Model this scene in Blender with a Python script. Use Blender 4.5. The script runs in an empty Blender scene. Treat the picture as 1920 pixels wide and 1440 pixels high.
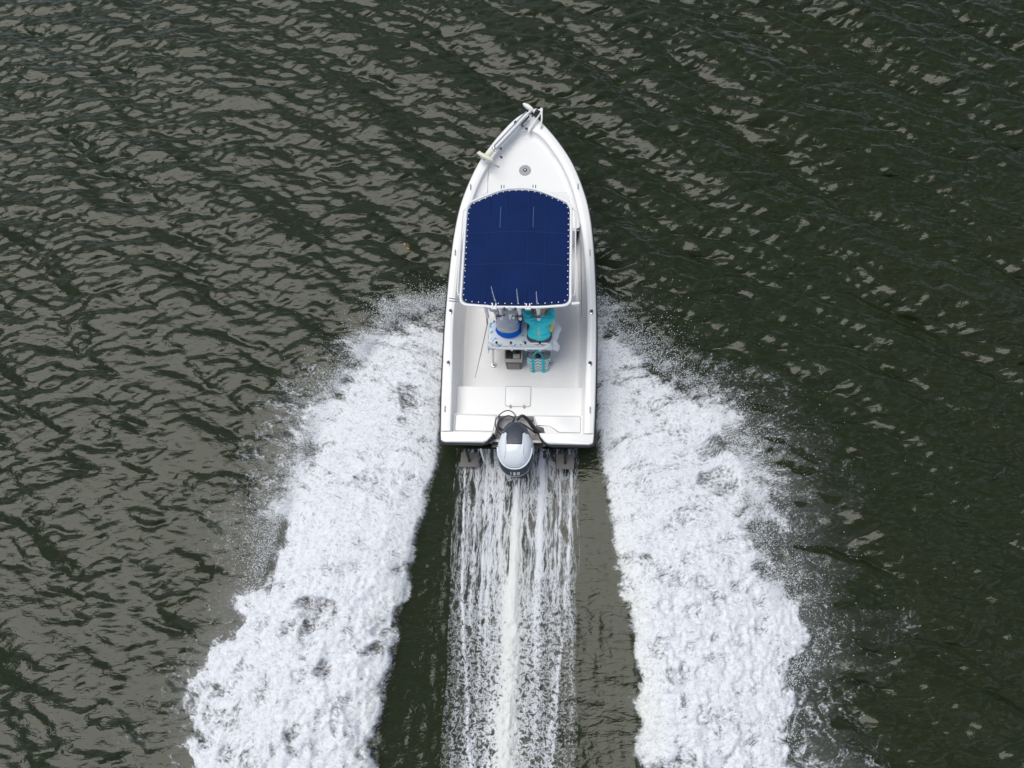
import bpy, bmesh, math, random
import numpy as np
from mathutils import Vector, Matrix
R = math.radians
random.seed(7)
rng = np.random.default_rng(11)
S = bpy.context.scene
COL = S.collection

# ------------------------------------------------------------------ camera, sky, sun, exposure
cd = bpy.data.cameras.new('camera'); cam = bpy.data.objects.new('camera', cd); COL.objects.link(cam)
cam.location = (0, 0, 11.6)
cam.rotation_euler = (R(90-69), 0, 0)
cd.sensor_width = 36; cd.lens = 36*1356/1920; cd.clip_end = 3000
S.camera = cam
SUN_EL, SUN_AZ = R(68), R(-74)            # azimuth from +Y, clockwise: the sun stands high on the left
W = bpy.data.worlds.new('World'); S.world = W; W.use_nodes = True
nt = W.node_tree; bg = nt.nodes['Background']
sky = nt.nodes.new('ShaderNodeTexSky'); sky.sky_type = 'NISHITA'; sky.sun_disc = False
sky.sun_elevation = SUN_EL; sky.sun_rotation = SUN_AZ
sky.air_density = 1.0; sky.dust_density = 0.8; sky.ozone_density = 1.0
# broken white cloud over the whole sky
g_ = nt.nodes.new('ShaderNodeTexCoord')
cn = nt.nodes.new('ShaderNodeTexNoise'); cn.inputs['Scale'].default_value = 3.2; cn.inputs['Detail'].default_value = 7; cn.inputs['Roughness'].default_value = 0.55
nt.links.new(g_.outputs['Generated'], cn.inputs['Vector'])
cr = nt.nodes.new('ShaderNodeMapRange'); cr.interpolation_type = 'SMOOTHSTEP'; cr.inputs['From Min'].default_value = 0.50; cr.inputs['From Max'].default_value = 0.58
nt.links.new(cn.outputs['Fac'], cr.inputs['Value'])
cm = nt.nodes.new('ShaderNodeMix'); cm.data_type = 'RGBA'; cm.inputs['B'].default_value = (15.5, 17.5, 20.5, 1)
nt.links.new(cr.outputs['Result'], cm.inputs['Factor']); nt.links.new(sky.outputs[0], cm.inputs['A'])
nt.links.new(cm.outputs['Result'], bg.inputs[0]); bg.inputs[1].default_value = 0.055
sd = bpy.data.lights.new('sun', 'SUN'); sd.energy = 2.7; sd.angle = R(46); sd.color = (1.0, 0.96, 0.885)
sun = bpy.data.objects.new('sun', sd); COL.objects.link(sun)
sv = Vector((math.sin(SUN_AZ)*math.cos(SUN_EL), math.cos(SUN_AZ)*math.cos(SUN_EL), math.sin(SUN_EL)))
sun.rotation_euler = sv.to_track_quat('Z', 'Y').to_euler()
S.view_settings.view_transform = 'Standard'; S.view_settings.look = 'None'
S.view_settings.gamma = 1; S.view_settings.exposure = -0.06
S.view_settings.use_curve_mapping = False

# ------------------------------------------------------------------ object helpers
def tag(o, label=None, cat=None, group=None, kind=None):
    if label: o['label'] = label
    if cat: o['category'] = cat
    if group: o['group'] = group
    if kind: o['kind'] = kind
    return o

def principled(name):
    m = bpy.data.materials.new(name); m.use_nodes = True
    return m, m.node_tree, m.node_tree.nodes['Principled BSDF']

def mat(name, col, rough=0.4, metal=0.0, var=0.05, vscale=6.0, bump=0.0, bscale=60.0, spec=0.5):
    m, t, p = principled(name)
    tc = t.nodes.new('ShaderNodeTexCoord')
    n = t.nodes.new('ShaderNodeTexNoise'); n.inputs['Scale'].default_value = vscale; n.inputs['Detail'].default_value = 6
    t.links.new(tc.outputs['Object'], n.inputs['Vector'])
    mx = t.nodes.new('ShaderNodeMix'); mx.data_type = 'RGBA'
    mx.inputs['A'].default_value = tuple(c*(1-var) for c in col)+(1,)
    mx.inputs['B'].default_value = tuple(min(1, c*(1+var)) for c in col)+(1,)
    t.links.new(n.outputs['Fac'], mx.inputs['Factor'])
    t.links.new(mx.outputs['Result'], p.inputs['Base Color'])
    p.inputs['Roughness'].default_value = rough; p.inputs['Metallic'].default_value = metal
    p.inputs['Specular IOR Level'].default_value = spec
    if bump:
        b = t.nodes.new('ShaderNodeBump'); b.inputs['Strength'].default_value = bump; b.inputs['Distance'].default_value = 0.004
        n2 = t.nodes.new('ShaderNodeTexNoise'); n2.inputs['Scale'].default_value = bscale; n2.inputs['Detail'].default_value = 4
        t.links.new(tc.outputs['Object'], n2.inputs['Vector'])
        t.links.new(n2.outputs['Fac'], b.inputs['Height']); t.links.new(b.outputs[0], p.inputs['Normal'])
    return m

# ------------------------------------------------------------------ numpy noise
_perm = rng.permutation(256); _perm = np.concatenate([_perm, _perm, _perm[:4]]); _val = rng.random(256)
def vnoise(x, y, seed=0):
    x = x + seed*17.13; y = y + seed*31.71
    xi = np.floor(x).astype(int); yi = np.floor(y).astype(int)
    xf = x-xi; yf = y-yi
    u = xf*xf*xf*(xf*(xf*6-15)+10); v = yf*yf*yf*(yf*(yf*6-15)+10)
    def h(a, b): return _val[_perm[(_perm[a & 255] + b) & 255]]
    return (h(xi, yi)*(1-u)+h(xi+1, yi)*u)*(1-v)+(h(xi, yi+1)*(1-u)+h(xi+1, yi+1)*u)*v
def fbm(x, y, o=4, seed=0, g=0.5):
    s = 0; a = 1; t = 0
    for i in range(o):
        s = s+a*vnoise(x*2.03**i, y*2.03**i, seed+i*3); t += a; a *= g
    return s/t
def sstep(a, b, x):
    t = np.clip((x-a)/(b-a), 0, 1); return t*t*(3-2*t)

# ------------------------------------------------------------------ wake outlines on the water, in metres
LO = [(-1.1,6.15),(-1.6,6.0),(-2.35,5.8),(-2.83,5.11),(-3.35,4.32),(-3.56,3.75),(-3.75,3.01),(-3.91,2.23),(-4.08,1.56),(-4.17,1.0),(-4.24,0.3),(-4.39,-0.29),(-4.67,-1.0),(-4.7,-1.8),(-4.9,-3.6)]
LI = [(-1.08,6.15),(-1.13,4.61),(-1.17,3.1),(-1.4,2.23),(-1.58,1.56),(-1.6,1.16),(-1.73,0.53),(-1.77,-0.14),(-1.9,-0.65),(-1.92,-1.41),(-1.92,-3.6)]
RI = [(1.3,6.2),(1.36,4.61),(1.37,3.65),(1.44,3.01),(1.57,2.06),(1.69,1.24),(1.77,0.45),(1.8,-0.29),(1.81,-0.86),(1.77,-1.41),(1.71,-3.6)]
RO = [(1.32,6.2),(1.87,5.65),(2.58,4.91),(3.36,4.41),(3.75,3.84),(4.02,3.1),(4.08,2.23),(4.14,1.4),(4.22,0.76),(4.38,0.15),(4.21,-0.43),(4.15,-1.41),(4.0,-3.6)]
def xat(pl, y):
    a = np.array(pl)[::-1]
    return np.interp(y, a[:, 1], a[:, 0])
def pdist(pl, x, y):
    d = np.full(x.shape, 1e9)
    for (ax, ay), (bx, by) in zip(pl[:-1], pl[1:]):
        dx, dy = bx-ax, by-ay
        t = np.clip(((x-ax)*dx+(y-ay)*dy)/(dx*dx+dy*dy), 0, 1)
        d = np.minimum(d, np.hypot(x-ax-t*dx, y-ay-t*dy))
    return d
def inside(poly, x, y):
    c = np.zeros(x.shape, bool)
    for (ax, ay), (bx, by) in zip(poly, poly[1:]+poly[:1]):
        if ay == by: continue
        c ^= ((ay > y) != (by > y)) & (x < (bx-ax)*(y-ay)/(by-ay)+ax)
    return c

# ------------------------------------------------------------------ WATER
X0, X1, Y0, Y1, ST = -14.0, 14.0, -5.0, 17.0, 0.03
xs = np.arange(X0, X1+1e-6, ST); ys = np.arange(Y0, Y1+1e-6, ST)
NX, NY = len(xs), len(ys)
kx = np.fft.fftfreq(NX, ST)*2*np.pi; ky = np.fft.fftfreq(NY, ST)*2*np.pi
KX, KY = np.meshgrid(kx, ky); KK = np.hypot(KX, KY); KK[0, 0] = 1
def band(lam, d, spread, width, hrms, seed):
    r = np.random.default_rng(seed)
    k0 = 2*np.pi/lam
    c = (KX*d[0]+KY*d[1])/KK/math.hypot(*d)
    a = np.exp(-(np.log(KK/k0))**2/(2*width**2))*np.clip(np.abs(c), 0, 1)**spread/KK
    h = a*(r.normal(size=KK.shape)+1j*r.normal(size=KK.shape)); h[0, 0] = 0
    f = np.fft.ifft2(h).real; s = hrms/f.std(); h = h*s
    return h
Hk = band(2.3, (0.57, 0.82), 7, 0.38, 0.024, 1)
Hm = band(0.50, (0.20, 0.97), 4, 0.40, 0.0112, 2)+band(1.25, (0.64, 0.77), 9, 0.25, 0.017, 6)
Hs = band(0.24, (-0.05, 1.0), 2.5, 0.42, 0.0066, 3)
Ht = band(0.15, (-0.2, 1.0), 2, 0.30, 0.0010, 4)
def field(h): return np.fft.ifft2(h).real
def chop(h): return np.fft.ifft2(1j*KX/KK*h).real, np.fft.ifft2(1j*KY/KK*h).real
big = field(Hk); mid = field(Hm); sml = field(Hs)+field(Ht)
GX, GY = np.meshgrid(xs, ys)
# gusts: small ripples come in patches
gust = 0.75+0.5*fbm(GX*0.35, GY*0.35, 3, 5)
li = xat(LI, GY); ri = xat(RI, GY); lo = xat(LO, GY); ro = xat(RO, GY)
behind = sstep(6.2, 5.2, GY)
within = sstep(-0.35, 0.15, GX-li)*sstep(-0.35, 0.15, ri-GX)*behind
foamz = sstep(-0.6, 0.2, GX-lo)*sstep(-0.6, 0.2, ro-GX)*behind
calm = sstep(-1.5, 0.2, GX-lo)*sstep(-1.3, 0.2, ro-GX)*sstep(5.5, 2.5, GY)
livel = 1.10+0.72*sstep(-3, 9.5, GX+0.25*GY)-0.30*sstep(4, -1, GY)*sstep(0, -5, GX)
k_big = (1-0.75*foamz)*livel; k_sm = 1-0.45*calm-0.3*foamz*(1-calm)
k_sm = k_sm*(1-within*0.7)
Z = big*k_big+mid*k_big*(1-0.35*calm)+sml*gust*k_sm*(0.55+0.45*livel)
# trough left by the hull, with fine lengthwise furrows
tt_ = np.clip((GX-li)/(ri-li), 0, 1)
Z += within*(-0.02-0.15*(1-np.abs(2*tt_-1)**2.2)+0.012*(fbm(GX*9, GY*1.6, 3, 9)-0.5))
# boat hollow
cxb = 0.115+0.035*(GY-3.2)
hb = np.clip(1.0-np.clip((GY-6.2)/2.8, 0, 1)**2, 0, 1)
hollow = sstep(0.25, -0.25, np.abs(GX-cxb)-0.95*hb)*sstep(2.7, 3.4, GY)*sstep(9.0, 8.4, GY)
Z = Z*(1-hollow)-0.16*hollow
edge = sstep(0, 1.2, np.minimum(np.minimum(GX-X0, X1-GX), np.minimum(GY-Y0, Y1-GY)))
cx1, cy1 = chop(Hk); cx2, cy2 = chop(Hm); cx3, cy3 = chop(Hs)
att = livel*edge*(1-0.8*foamz)*(1-hollow)
PX = GX-(cx1*0.7+cx2*0.75+cx3*0.6)*att; PY = GY-(cy1*0.7+cy2*0.75+cy3*0.6)*att
Z *= edge
def zsamp(x, y):
    fx = np.clip((x-X0)/ST, 0, NX-1.001); fy = np.clip((y-Y0)/ST, 0, NY-1.001)
    i = fx.astype(int); j = fy.astype(int); u = fx-i; v = fy-j
    return (Z[j, i]*(1-u)+Z[j, i+1]*u)*(1-v)+(Z[j+1, i]*(1-u)+Z[j+1, i+1]*u)*v

def grid_mesh(name, px, py, pz, keep=None, attrs=None):
    ny, nx = px.shape
    co = np.stack([px, py, pz], -1).reshape(-1, 3)
    idx = np.arange(ny*nx).reshape(ny, nx)
    q = np.stack([idx[:-1, :-1], idx[:-1, 1:], idx[1:, 1:], idx[1:, :-1]], -1).reshape(-1, 4)
    if keep is not None:
        kf = (keep[:-1, :-1] | keep[:-1, 1:] | keep[1:, 1:] | keep[1:, :-1]).reshape(-1)
        q = q[kf]
        used = np.unique(q); rm = np.full(ny*nx, -1); rm[used] = np.arange(len(used))
        co = co[used]; q = rm[q]
    else: used = None
    me = bpy.data.meshes.new(name)
    me.vertices.add(len(co)); me.vertices.foreach_set('co', co.astype(np.float32).ravel())
    me.loops.add(q.size); me.loops.foreach_set('vertex_index', q.astype(np.int32).ravel())
    me.polygons.add(len(q)); me.polygons.foreach_set('loop_start', np.arange(0, q.size, 4, dtype=np.int32))
    me.polygons.foreach_set('use_smooth', np.ones(len(q), bool))
    me.update(calc_edges=True)
    for k, a in (attrs or {}).items():
        if a.ndim == 2:
            at = me.attributes.new(k, 'FLOAT', 'POINT'); v = a.reshape(-1)
            if used is not None: v = v[used]
            at.data.foreach_set('value', v.astype(np.float32))
        else:
            at = me.attributes.new(k, 'FLOAT_VECTOR', 'POINT'); v = a.reshape(-1, 3)
            if used is not None: v = v[used]
            at.data.foreach_set('vector', v.astype(np.float32).ravel())
    o = bpy.data.objects.new(name, me); COL.objects.link(o)
    return o

def node(t, kind, **kw):
    n = t.nodes.new(kind)
    for k, v in kw.items():
        if k in n.inputs: n.inputs[k].default_value = v
        else: setattr(n, k, v)
    return n
def math_n(t, op, a, b=None, c=None, clamp=False):
    n = t.nodes.new('ShaderNodeMath'); n.operation = op; n.use_clamp = clamp
    for i, v in enumerate((a, b, c)):
        if v is None: continue
        if isinstance(v, (int, float)): n.inputs[i].default_value = v
        else: t.links.new(v, n.inputs[i])
    return n.outputs[0]
def vmap(t, vec, scale=(1, 1, 1), rot=0.0):
    m = t.nodes.new('ShaderNodeMapping'); m.inputs['Scale'].default_value = scale; m.inputs['Rotation'].default_value = (0, 0, rot)
    t.links.new(vec, m.inputs['Vector']); return m.outputs[0]
def noise_n(t, vec, scale, detail=4, rough=0.55, dist=0.0):
    n = node(t, 'ShaderNodeTexNoise', Scale=scale, Detail=detail, Roughness=rough, Distortion=dist)
    t.links.new(vec, n.inputs['Vector']); return n.outputs['Fac']
def ramp_n(t, v, a, b):
    n = t.nodes.new('ShaderNodeMapRange'); n.interpolation_type = 'SMOOTHSTEP'
    n.inputs['From Min'].default_value = a; n.inputs['From Max'].default_value = b
    t.links.new(v, n.inputs['Value']); return n.outputs['Result']

wm, t, p = principled('murky_green_water')
geo = t.nodes.new('ShaderNodeNewGeometry')
pos = geo.outputs['Position']
nA = noise_n(t, pos, 0.25, 3)
mx = node(t, 'ShaderNodeMix', data_type='RGBA'); mx.inputs['A'].default_value = (0.0155, 0.0225, 0.0100, 1); mx.inputs['B'].default_value = (0.0215, 0.0255, 0.0095, 1)
t.links.new(nA, mx.inputs['Factor']); t.links.new(mx.outputs['Result'], p.inputs['Base Color'])
p.inputs['Roughness'].default_value = 0.03; p.inputs['IOR'].default_value = 1.333
w1 = noise_n(t, vmap(t, pos, (1, 2.2, 1), R(-8)), 5.5, 3, 0.5, 0.6)
w2 = noise_n(t, vmap(t, pos, (1, 2.0, 1), R(14)), 15, 3, 0.55, 0.3)
hsum = math_n(t, 'ADD', math_n(t, 'MULTIPLY', w1, 0.016), math_n(t, 'MULTIPLY', w2, 0.0028))
b = t.nodes.new('ShaderNodeBump'); b.inputs['Strength'].default_value = 0.8; b.inputs['Distance'].default_value = 1.0
t.links.new(hsum, b.inputs['Height']); t.links.new(b.outputs[0], p.inputs['Normal'])

water = grid_mesh('water', PX, PY, Z); water.data.materials.append(wm)
tag(water, kind='structure')
bm = bmesh.new(); Lf = 900
ring = [(X0, Y0), (X1, Y0), (X1, Y1), (X0, Y1)]; far = [(-Lf, -Lf), (Lf, -Lf), (Lf, Lf), (-Lf, Lf)]
iv = [bm.verts.new((a, c, 0)) for a, c in ring]; fv = [bm.verts.new((a, c, 0)) for a, c in far]
for i in range(4): bm.faces.new((fv[i], fv[(i+1) % 4], iv[(i+1) % 4], iv[i]))
me = bpy.data.meshes.new('open_water'); bm.to_mesh(me); bm.free(); 
wf = wm.copy(); wf.name = 'open_water_far'; tf = wf.node_tree
gp = [n for n in tf.nodes if n.type == 'NEW_GEOMETRY'][0].outputs['Position']; bf = [n for n in tf.nodes if n.type == 'BUMP'][0]
old_h = bf.inputs['Height'].links[0].from_socket
l1 = noise_n(tf, vmap(tf, gp, (1, 1.9, 1), R(-30)), 0.55, 4, 0.6, 0.4)
tf.links.new(math_n(tf, 'ADD', old_h, math_n(tf, 'MULTIPLY', l1, 0.30)), bf.inputs['Height'])
me.materials.append(wf)
o = bpy.data.objects.new('open_water', me); COL.objects.link(o); tag(o, kind='structure')

# ------------------------------------------------------------------ FOAM
def foam_material(name, scale, lace, col_a, col_b, gain=1.0):
    m, t, p = principled(name)
    a_c = node(t, 'ShaderNodeAttribute', attribute_name='cover').outputs['Fac']
    a_t = node(t, 'ShaderNodeAttribute', attribute_name='tint').outputs['Fac']
    a_g = node(t, 'ShaderNodeAttribute', attribute_name='age').outputs['Fac']
    fl = node(t, 'ShaderNodeAttribute', attribute_name='flow').outputs['Vector']
    n1 = noise_n(t, fl, scale, 8, 0.70, 0.5)             # drawn-out streaks near the hull
    n2 = noise_n(t, fl, scale*4.2, 4, 0.7, 0.2)
    geo = t.nodes.new('ShaderNodeNewGeometry')
    n3 = noise_n(t, geo.outputs['Position'], scale*(1.7 if lace else 0.9), 6, 0.60 if lace else 0.62, 0.5 if lace else 1.6)   # curls further back
    mixn = node(t, 'ShaderNodeMix', data_type='FLOAT')
    t.links.new(a_g, mixn.inputs['Factor']); t.links.new(n1, mixn.inputs['A']); t.links.new(n3, mixn.inputs['B'])
    base = mixn.outputs['Result']
    if lace:
        ln = math_n(t, 'ABSOLUTE', math_n(t, 'SUBTRACT', base, 0.5))
        ln = math_n(t, 'MULTIPLY', ln, 6.0)
        ln2 = math_n(t, 'MULTIPLY', math_n(t, 'ABSOLUTE', math_n(t, 'SUBTRACT', n2, 0.5)), 4.5)
        nn = math_n(t, 'ADD', ln, math_n(t, 'MULTIPLY', ln2, 0.45))
        val = math_n(t, 'SUBTRACT', math_n(t, 'MULTIPLY', a_c, 1.25), nn)
        al = math_n(t, 'ADD', math_n(t, 'MULTIPLY', ramp_n(t, val, -0.34, 0.48), 0.82), math_n(t, 'MULTIPLY', a_c, 0.12))
    else:
        nn = math_n(t, 'ADD', math_n(t, 'MULTIPLY', base, 0.55), math_n(t, 'MULTIPLY', n2, 0.45))
        nn = math_n(t, 'ADD', math_n(t, 'MULTIPLY', math_n(t, 'SUBTRACT', nn, 0.5), 3.3), 0.5)
        val = math_n(t, 'SUBTRACT', math_n(t, 'MULTIPLY', a_c, 0.77), nn)
        film = math_n(t, 'MULTIPLY', ramp_n(t, val, -0.30, 0.44), 0.70)
        r1 = math_n(t, 'ABSOLUTE', math_n(t, 'SUBTRACT', noise_n(t, vmap(t, fl, (1.0, 1.0, 1.0), 0.6), scale*2.2, 5, 0.6, 0.8), 0.5))
        r2 = math_n(t, 'ABSOLUTE', math_n(t, 'SUBTRACT', noise_n(t, geo.outputs['Position'], scale*3.0, 4, 0.6, 0.6), 0.5))
        rr = math_n(t, 'MINIMUM', math_n(t, 'MULTIPLY', r1, 1.0), math_n(t, 'MULTIPLY', r2, 1.15))
        fil = math_n(t, 'MULTIPLY', ramp_n(t, rr, 0.085, 0.0), ramp_n(t, val, -0.50, 0.25))
        al = math_n(t, 'ADD', film, math_n(t, 'MULTIPLY', fil, 0.34))
    a_m = node(t, 'ShaderNodeAttribute', attribute_name='mist').outputs['Fac']
    al = math_n(t, 'ADD', math_n(t, 'MULTIPLY', al, gain), math_n(t, 'MULTIPLY', a_m, math_n(t, 'ADD', 0.3, base)), clamp=True)
    mx = node(t, 'ShaderNodeMix', data_type='RGBA'); mx.inputs['A'].default_value = col_a+(1,); mx.inputs['B'].default_value = col_b+(1,)
    t.links.new(a_t, mx.inputs['Factor']); t.links.new(mx.outputs['Result'], p.inputs['Base Color'])
    p.inputs['Roughness'].default_value = 0.75; p.inputs['Specular IOR Level'].default_value = 0.2
    t.links.new(al, p.inputs['Alpha'])
    bp = node(t, 'ShaderNodeBump', Strength=0.6, Distance=0.05)
    t.links.new(math_n(t, 'ADD', base, math_n(t, 'MULTIPLY', n2, 0.35)), bp.inputs['Height']); t.links.new(bp.outputs[0], p.inputs['Normal'])
    return m
WHITE, MILKY = (0.79, 0.805, 0.85), (0.80, 0.81, 0.785)
foam_m = foam_material('churned_white_foam', 5.0, False, WHITE, MILKY)
lace_m = foam_material('lacy_wash_foam', 7.0, True, WHITE, MILKY)

def side_foam(name, IN, OUT, sgn, label):
    x0 = min(q[0] for q in OUT+IN)-1.6; x1 = max(q[0] for q in OUT+IN)+1.9
    if sgn < 0: x1 = -0.9
    else: x0 = 0.9
    gx, gy = np.meshgrid(np.arange(x0, x1, 0.02), np.arange(-3.4, 6.5, 0.02))
    poly = IN+OUT[::-1]
    ins = inside(poly, gx, gy)
    di = pdist(IN, gx, gy); do = pdist(OUT, gx, gy)
    xi = xat(IN, gy)
    beyond_in = (gx-xi)*sgn < 0
    di = np.where(beyond_in, -di, di); do = np.where(ins | beyond_in, do, -do)
    age = sstep(3.2, 0.2, gy)
    # flow frame: spray runs outwards and a little forwards
    ang = R(20)*sgn if sgn > 0 else R(-20)
    ca, sa = math.cos(ang), math.sin(ang)
    u = gx*ca+gy*sa; v = -gx*sa+gy*ca
    wx = (fbm(gx*1.3, gy*1.3, 3, 21)-0.5)*0.6; wy = (fbm(gx*1.3, gy*1.3, 3, 25)-0.5)*0.6
    flow = np.stack([(u+wx*0.6)*0.80, (v+wy*0.6)*1.35, np.zeros_like(u)], -1)
    big_n = fbm(u*1.0+wx, v*2.0+wy, 4, 31)-0.5
    edg_n = fbm(gx*3.2, gy*3.2, 4, 35)-0.5
    c_in = sstep(-0.02, 0.10, di+edg_n*(0.10+0.25*age))
    fwd = sstep(6.3, 4.6, gy)
    sh_ = 0.55-0.38*age
    c_out = sstep(-sh_, sh_*1.1, do+(0.0 if sgn > 0 else -0.12*(1-age))+big_n*(0.4+1.3*fwd)*(1-0.45*age)+edg_n*0.5)
    thin = 1.05-0.15*sstep(5.2, 6.3, gy)                 # thin spray where it first leaves the hull
    holes = sstep(0.60, 0.74, fbm(gx*1.4+5, gy*1.4, 4, 41))*0.30+0.10*sstep(0.5, 0.7, fbm(gx*4, gy*4, 3, 43))
    curd = np.abs(2*fbm(gx*3.1+wx, gy*3.1+wy, 4, 81)-1)
    rays = fbm(u*1.3+wx*2, v*8+wy*3, 4, 85)-0.5
    body = 1.12-holes-age*0.46*sstep(0.10, 0.55, curd)+age*0.16+(1-age)*rays*0.9
    cover = c_in*c_out*thin*np.clip(body, 0.2, 1.3)
    mist = 0.30*sstep(-1.25, -0.1, do)*c_in*sstep(5.9, 4.6, gy)*(0.6+0.8*fbm(gx*1.2, gy*1.2, 3, 47))
    mist = mist*(1-(0.75 if sgn < 0 else 0.35)*age)
    cover = np.maximum(cover, mist)
    veil = 0.11*sstep(-1.9 if sgn > 0 else -1.1, 0.3, do+big_n*1.6+0.5*(fbm(gx*0.8, gy*0.8, 3, 49)-0.5))**2*c_in*sstep(5.2, 3.0, gy)
    hump = np.sqrt(np.clip(di/0.45, 0, 1))*sstep(-0.6, 1.6, do)
    bil = 1-np.abs(2*fbm(gx*2.2, gy*2.2, 4, 51)-1)
    bil2 = 1-np.abs(2*fbm(gx*7, gy*7, 3, 55)-1)
    h = zsamp(gx, gy)*0.8+0.03+np.clip(cover, 0, 1)*(hump*(0.16+0.13*bil*(0.3+0.7*age))+0.05*bil2*(0.25+age*1.2))
    tint = np.clip(sstep(0.55, 0.0, di)*(0.4+0.6*age)*(0.85 if sgn > 0 else 0.4)*(0.5+fbm(gx*2, gy*2, 3, 57)), 0, 1)
    keep = ((cover > 0.13) | (veil > 0.003)) & (gx*sgn > 1.0)
    o = grid_mesh(name, gx, gy, h, keep, {'cover': cover, 'tint': tint, 'age': age, 'flow': flow, 'mist': veil})
    o.data.materials.append(foam_m)
    tag(o, label, 'foam', None, 'stuff')
side_foam('wake_foam', LI, LO, -1, 'thick churned white foam thrown out along the left side of the speeding boat')
side_foam('wake_foam', RI, RO, 1, 'thick churned white foam thrown out along the right side of the speeding boat')

# prop wash between the two foam walls
gx, gy = np.meshgrid(np.arange(-1.7, 1.75, 0.0125), np.arange(-3.4, 3.35, 0.0125))
ax = 0.085-0.035*(3.0-gy)                        # wash axis
s = gx-ax; back = np.clip(3.1-gy, 0, 10)
wob = (fbm(gx*0.6, gy*0.9, 3, 61)-0.5)*0.10*sstep(0, 3, back)
s = s+wob+(fbm(gx*3, gy*1.2, 3, 64)-0.5)*0.05*sstep(0.2, 2, back)
def G(c, w): return np.exp(-((s-c)/w)**2)
cover = 0.27*sstep(1.18, 0.72, np.abs(s)+0.12*(fbm(gx*5, gy*0.8, 3, 62)-0.5))*(0.30+1.2*fbm(s*13, gy*0.45, 3, 63))
cover += 0.26*G(-0.32, 0.20)*(0.5+1.0*fbm(s*14, gy*0.7, 3, 65))+0.22*G(0.40, 0.18)
for c0, c1, w, a in ((-0.86, -0.50, 0.016, 0.6), (-0.66, -0.58, 0.022, 0.32), (-0.50, -0.47, 0.018, 0.30), (0.41, 0.40, 0.040, 0.75), (0.66, 0.62, 0.016, 0.30), (0.72, 0.68, 0.018, 0.45), (0.90, 0.55, 0.02, 0.40), (-0.76, -0.80, 0.02, 0.22), (0.86, 0.96, 0.02, 0.20)):
    f = np.clip(back/4.5, 0, 1.3); cc = c0+(c1-c0)*f**2
    fade = (0.5+0.8*fbm(gy*1.1+c0*9, gy*0+c0*5, 3, 67))
    cover += a*G(cc, w*(1+0.8*f))*fade*((1-0.75*sstep(0.8, 2.2, back)) if c0 == 0.41 else 1)
core_w = 0.030+0.034*back
core = G(0.02-0.01*back, core_w)*sstep(0.05, 0.8, back)
cover += core*(1.05-0.55*sstep(1.5, 4.2, back))*(0.55+0.8*fbm(gx*7, gy*2.2, 3, 69))
cover += 0.22*G(0, 0.42)*sstep(0.0, 1.0, back)+0.38*G(0, 0.26)*sstep(1.8, 4.2, back)*(0.5+fbm(gx*4, gy*3, 3, 75))
cover *= (1-0.32*sstep(1.0, 3.6, back)*(1-core))*sstep(-0.25, 0.05, back)
cover = np.clip(cover*0.80, 0, 1.3)
age = sstep(1.0, 3.6, back)*0.9
flow = np.stack([(gx-ax)*1.25+(fbm(gx*2, gy*2, 2, 71)-0.5)*0.3*age, gy*(0.24+0.25*age), age*0.4], -1)
tint = np.clip(G(0.0, 0.16+0.02*back)*sstep(0.3, 1.2, back)*1.1, 0, 1)
h = zsamp(gx, gy)+0.012+0.03*core*sstep(0, 1, back)*(0.4+1.2*fbm(gx*9, gy*5, 3, 79))+np.clip(cover, 0, 1)*(0.02+0.09*age*(1-np.abs(2*fbm(gx*5, gy*5, 4, 73)-1)))
o = grid_mesh('prop_wash', gx, gy, h, cover > 0.06, {'cover': cover, 'tint': tint, 'age': age, 'flow': flow})
o.data.materials.append(lace_m)
tag(o, 'straight lacy streaks of white wash running back from the outboard motor', 'foam', None, 'stuff')

# flying droplets
drop_m = mat('water_droplet', (0.86, 0.88, 0.9), 0.25, 0, 0.04)
def droplets(name, pts, rad, label):
    n = len(pts)
    base = np.array([(1,0,0),(-1,0,0),(0,1,0),(0,-1,0),(0,0,1),(0,0,-1)], float)
    f = np.array([(0,2,4),(2,1,4),(1,3,4),(3,0,4),(2,0,5),(1,2,5),(3,1,5),(0,3,5)])
    sc = rad[:, None]*(0.7+0.6*rng.random((n, 3)))
    co = (pts[:, None, :]+base[None]*sc[:, None, :]).reshape(-1, 3)
    fi = (f[None]+(np.arange(n)*6)[:, None, None]).reshape(-1, 3)
    me = bpy.data.meshes.new(name)
    me.vertices.add(len(co)); me.vertices.foreach_set('co', co.astype(np.float32).ravel())
    me.loops.add(fi.size); me.loops.foreach_set('vertex_index', fi.astype(np.int32).ravel())
    me.polygons.add(len(fi)); me.polygons.foreach_set('loop_start', np.arange(0, fi.size, 3, dtype=np.int32))
    me.update(calc_edges=True); me.materials.append(drop_m)
    o = bpy.data.objects.new(name, me); COL.objects.link(o); tag(o, label, 'spray', None, 'stuff')
def spray_points(OUT, sgn, n):
    P = []
    a = np.array(OUT); seg = np.hypot(*(a[1:]-a[:-1]).T); cum = np.concatenate([[0], np.cumsum(seg)])
    # bursts: droplets leave in clustered fans
    nb = 46
    bc = rng.random(nb)**(1.5 if sgn < 0 else 1.15)*cum[-1]*(0.55 if sgn < 0 else 0.75); bw = 0.06+0.22*rng.random(nb); bl = 0.25+0.55*rng.random(nb)
    k = rng.integers(0, nb, n); s = np.clip(bc[k]+bw[k]*rng.normal(size=n), 0, cum[-1])
    px = np.interp(s, cum, a[:, 0]); py = np.interp(s, cum, a[:, 1])
    d = (rng.exponential(0.50 if sgn > 0 else 0.32, n)*bl[k]-0.35)
    ang = R(22)+R(20)*rng.normal(size=n)
    x = px+sgn*d*np.cos(ang); y = py+d*np.sin(ang)
    z = 0.04+0.35*rng.random(n)*np.exp(-np.clip(d, 0, 9))+0.03
    r = 0.0035+0.0055*rng.random(n)**3
    return np.stack([x, y, z], -1), r
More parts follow.
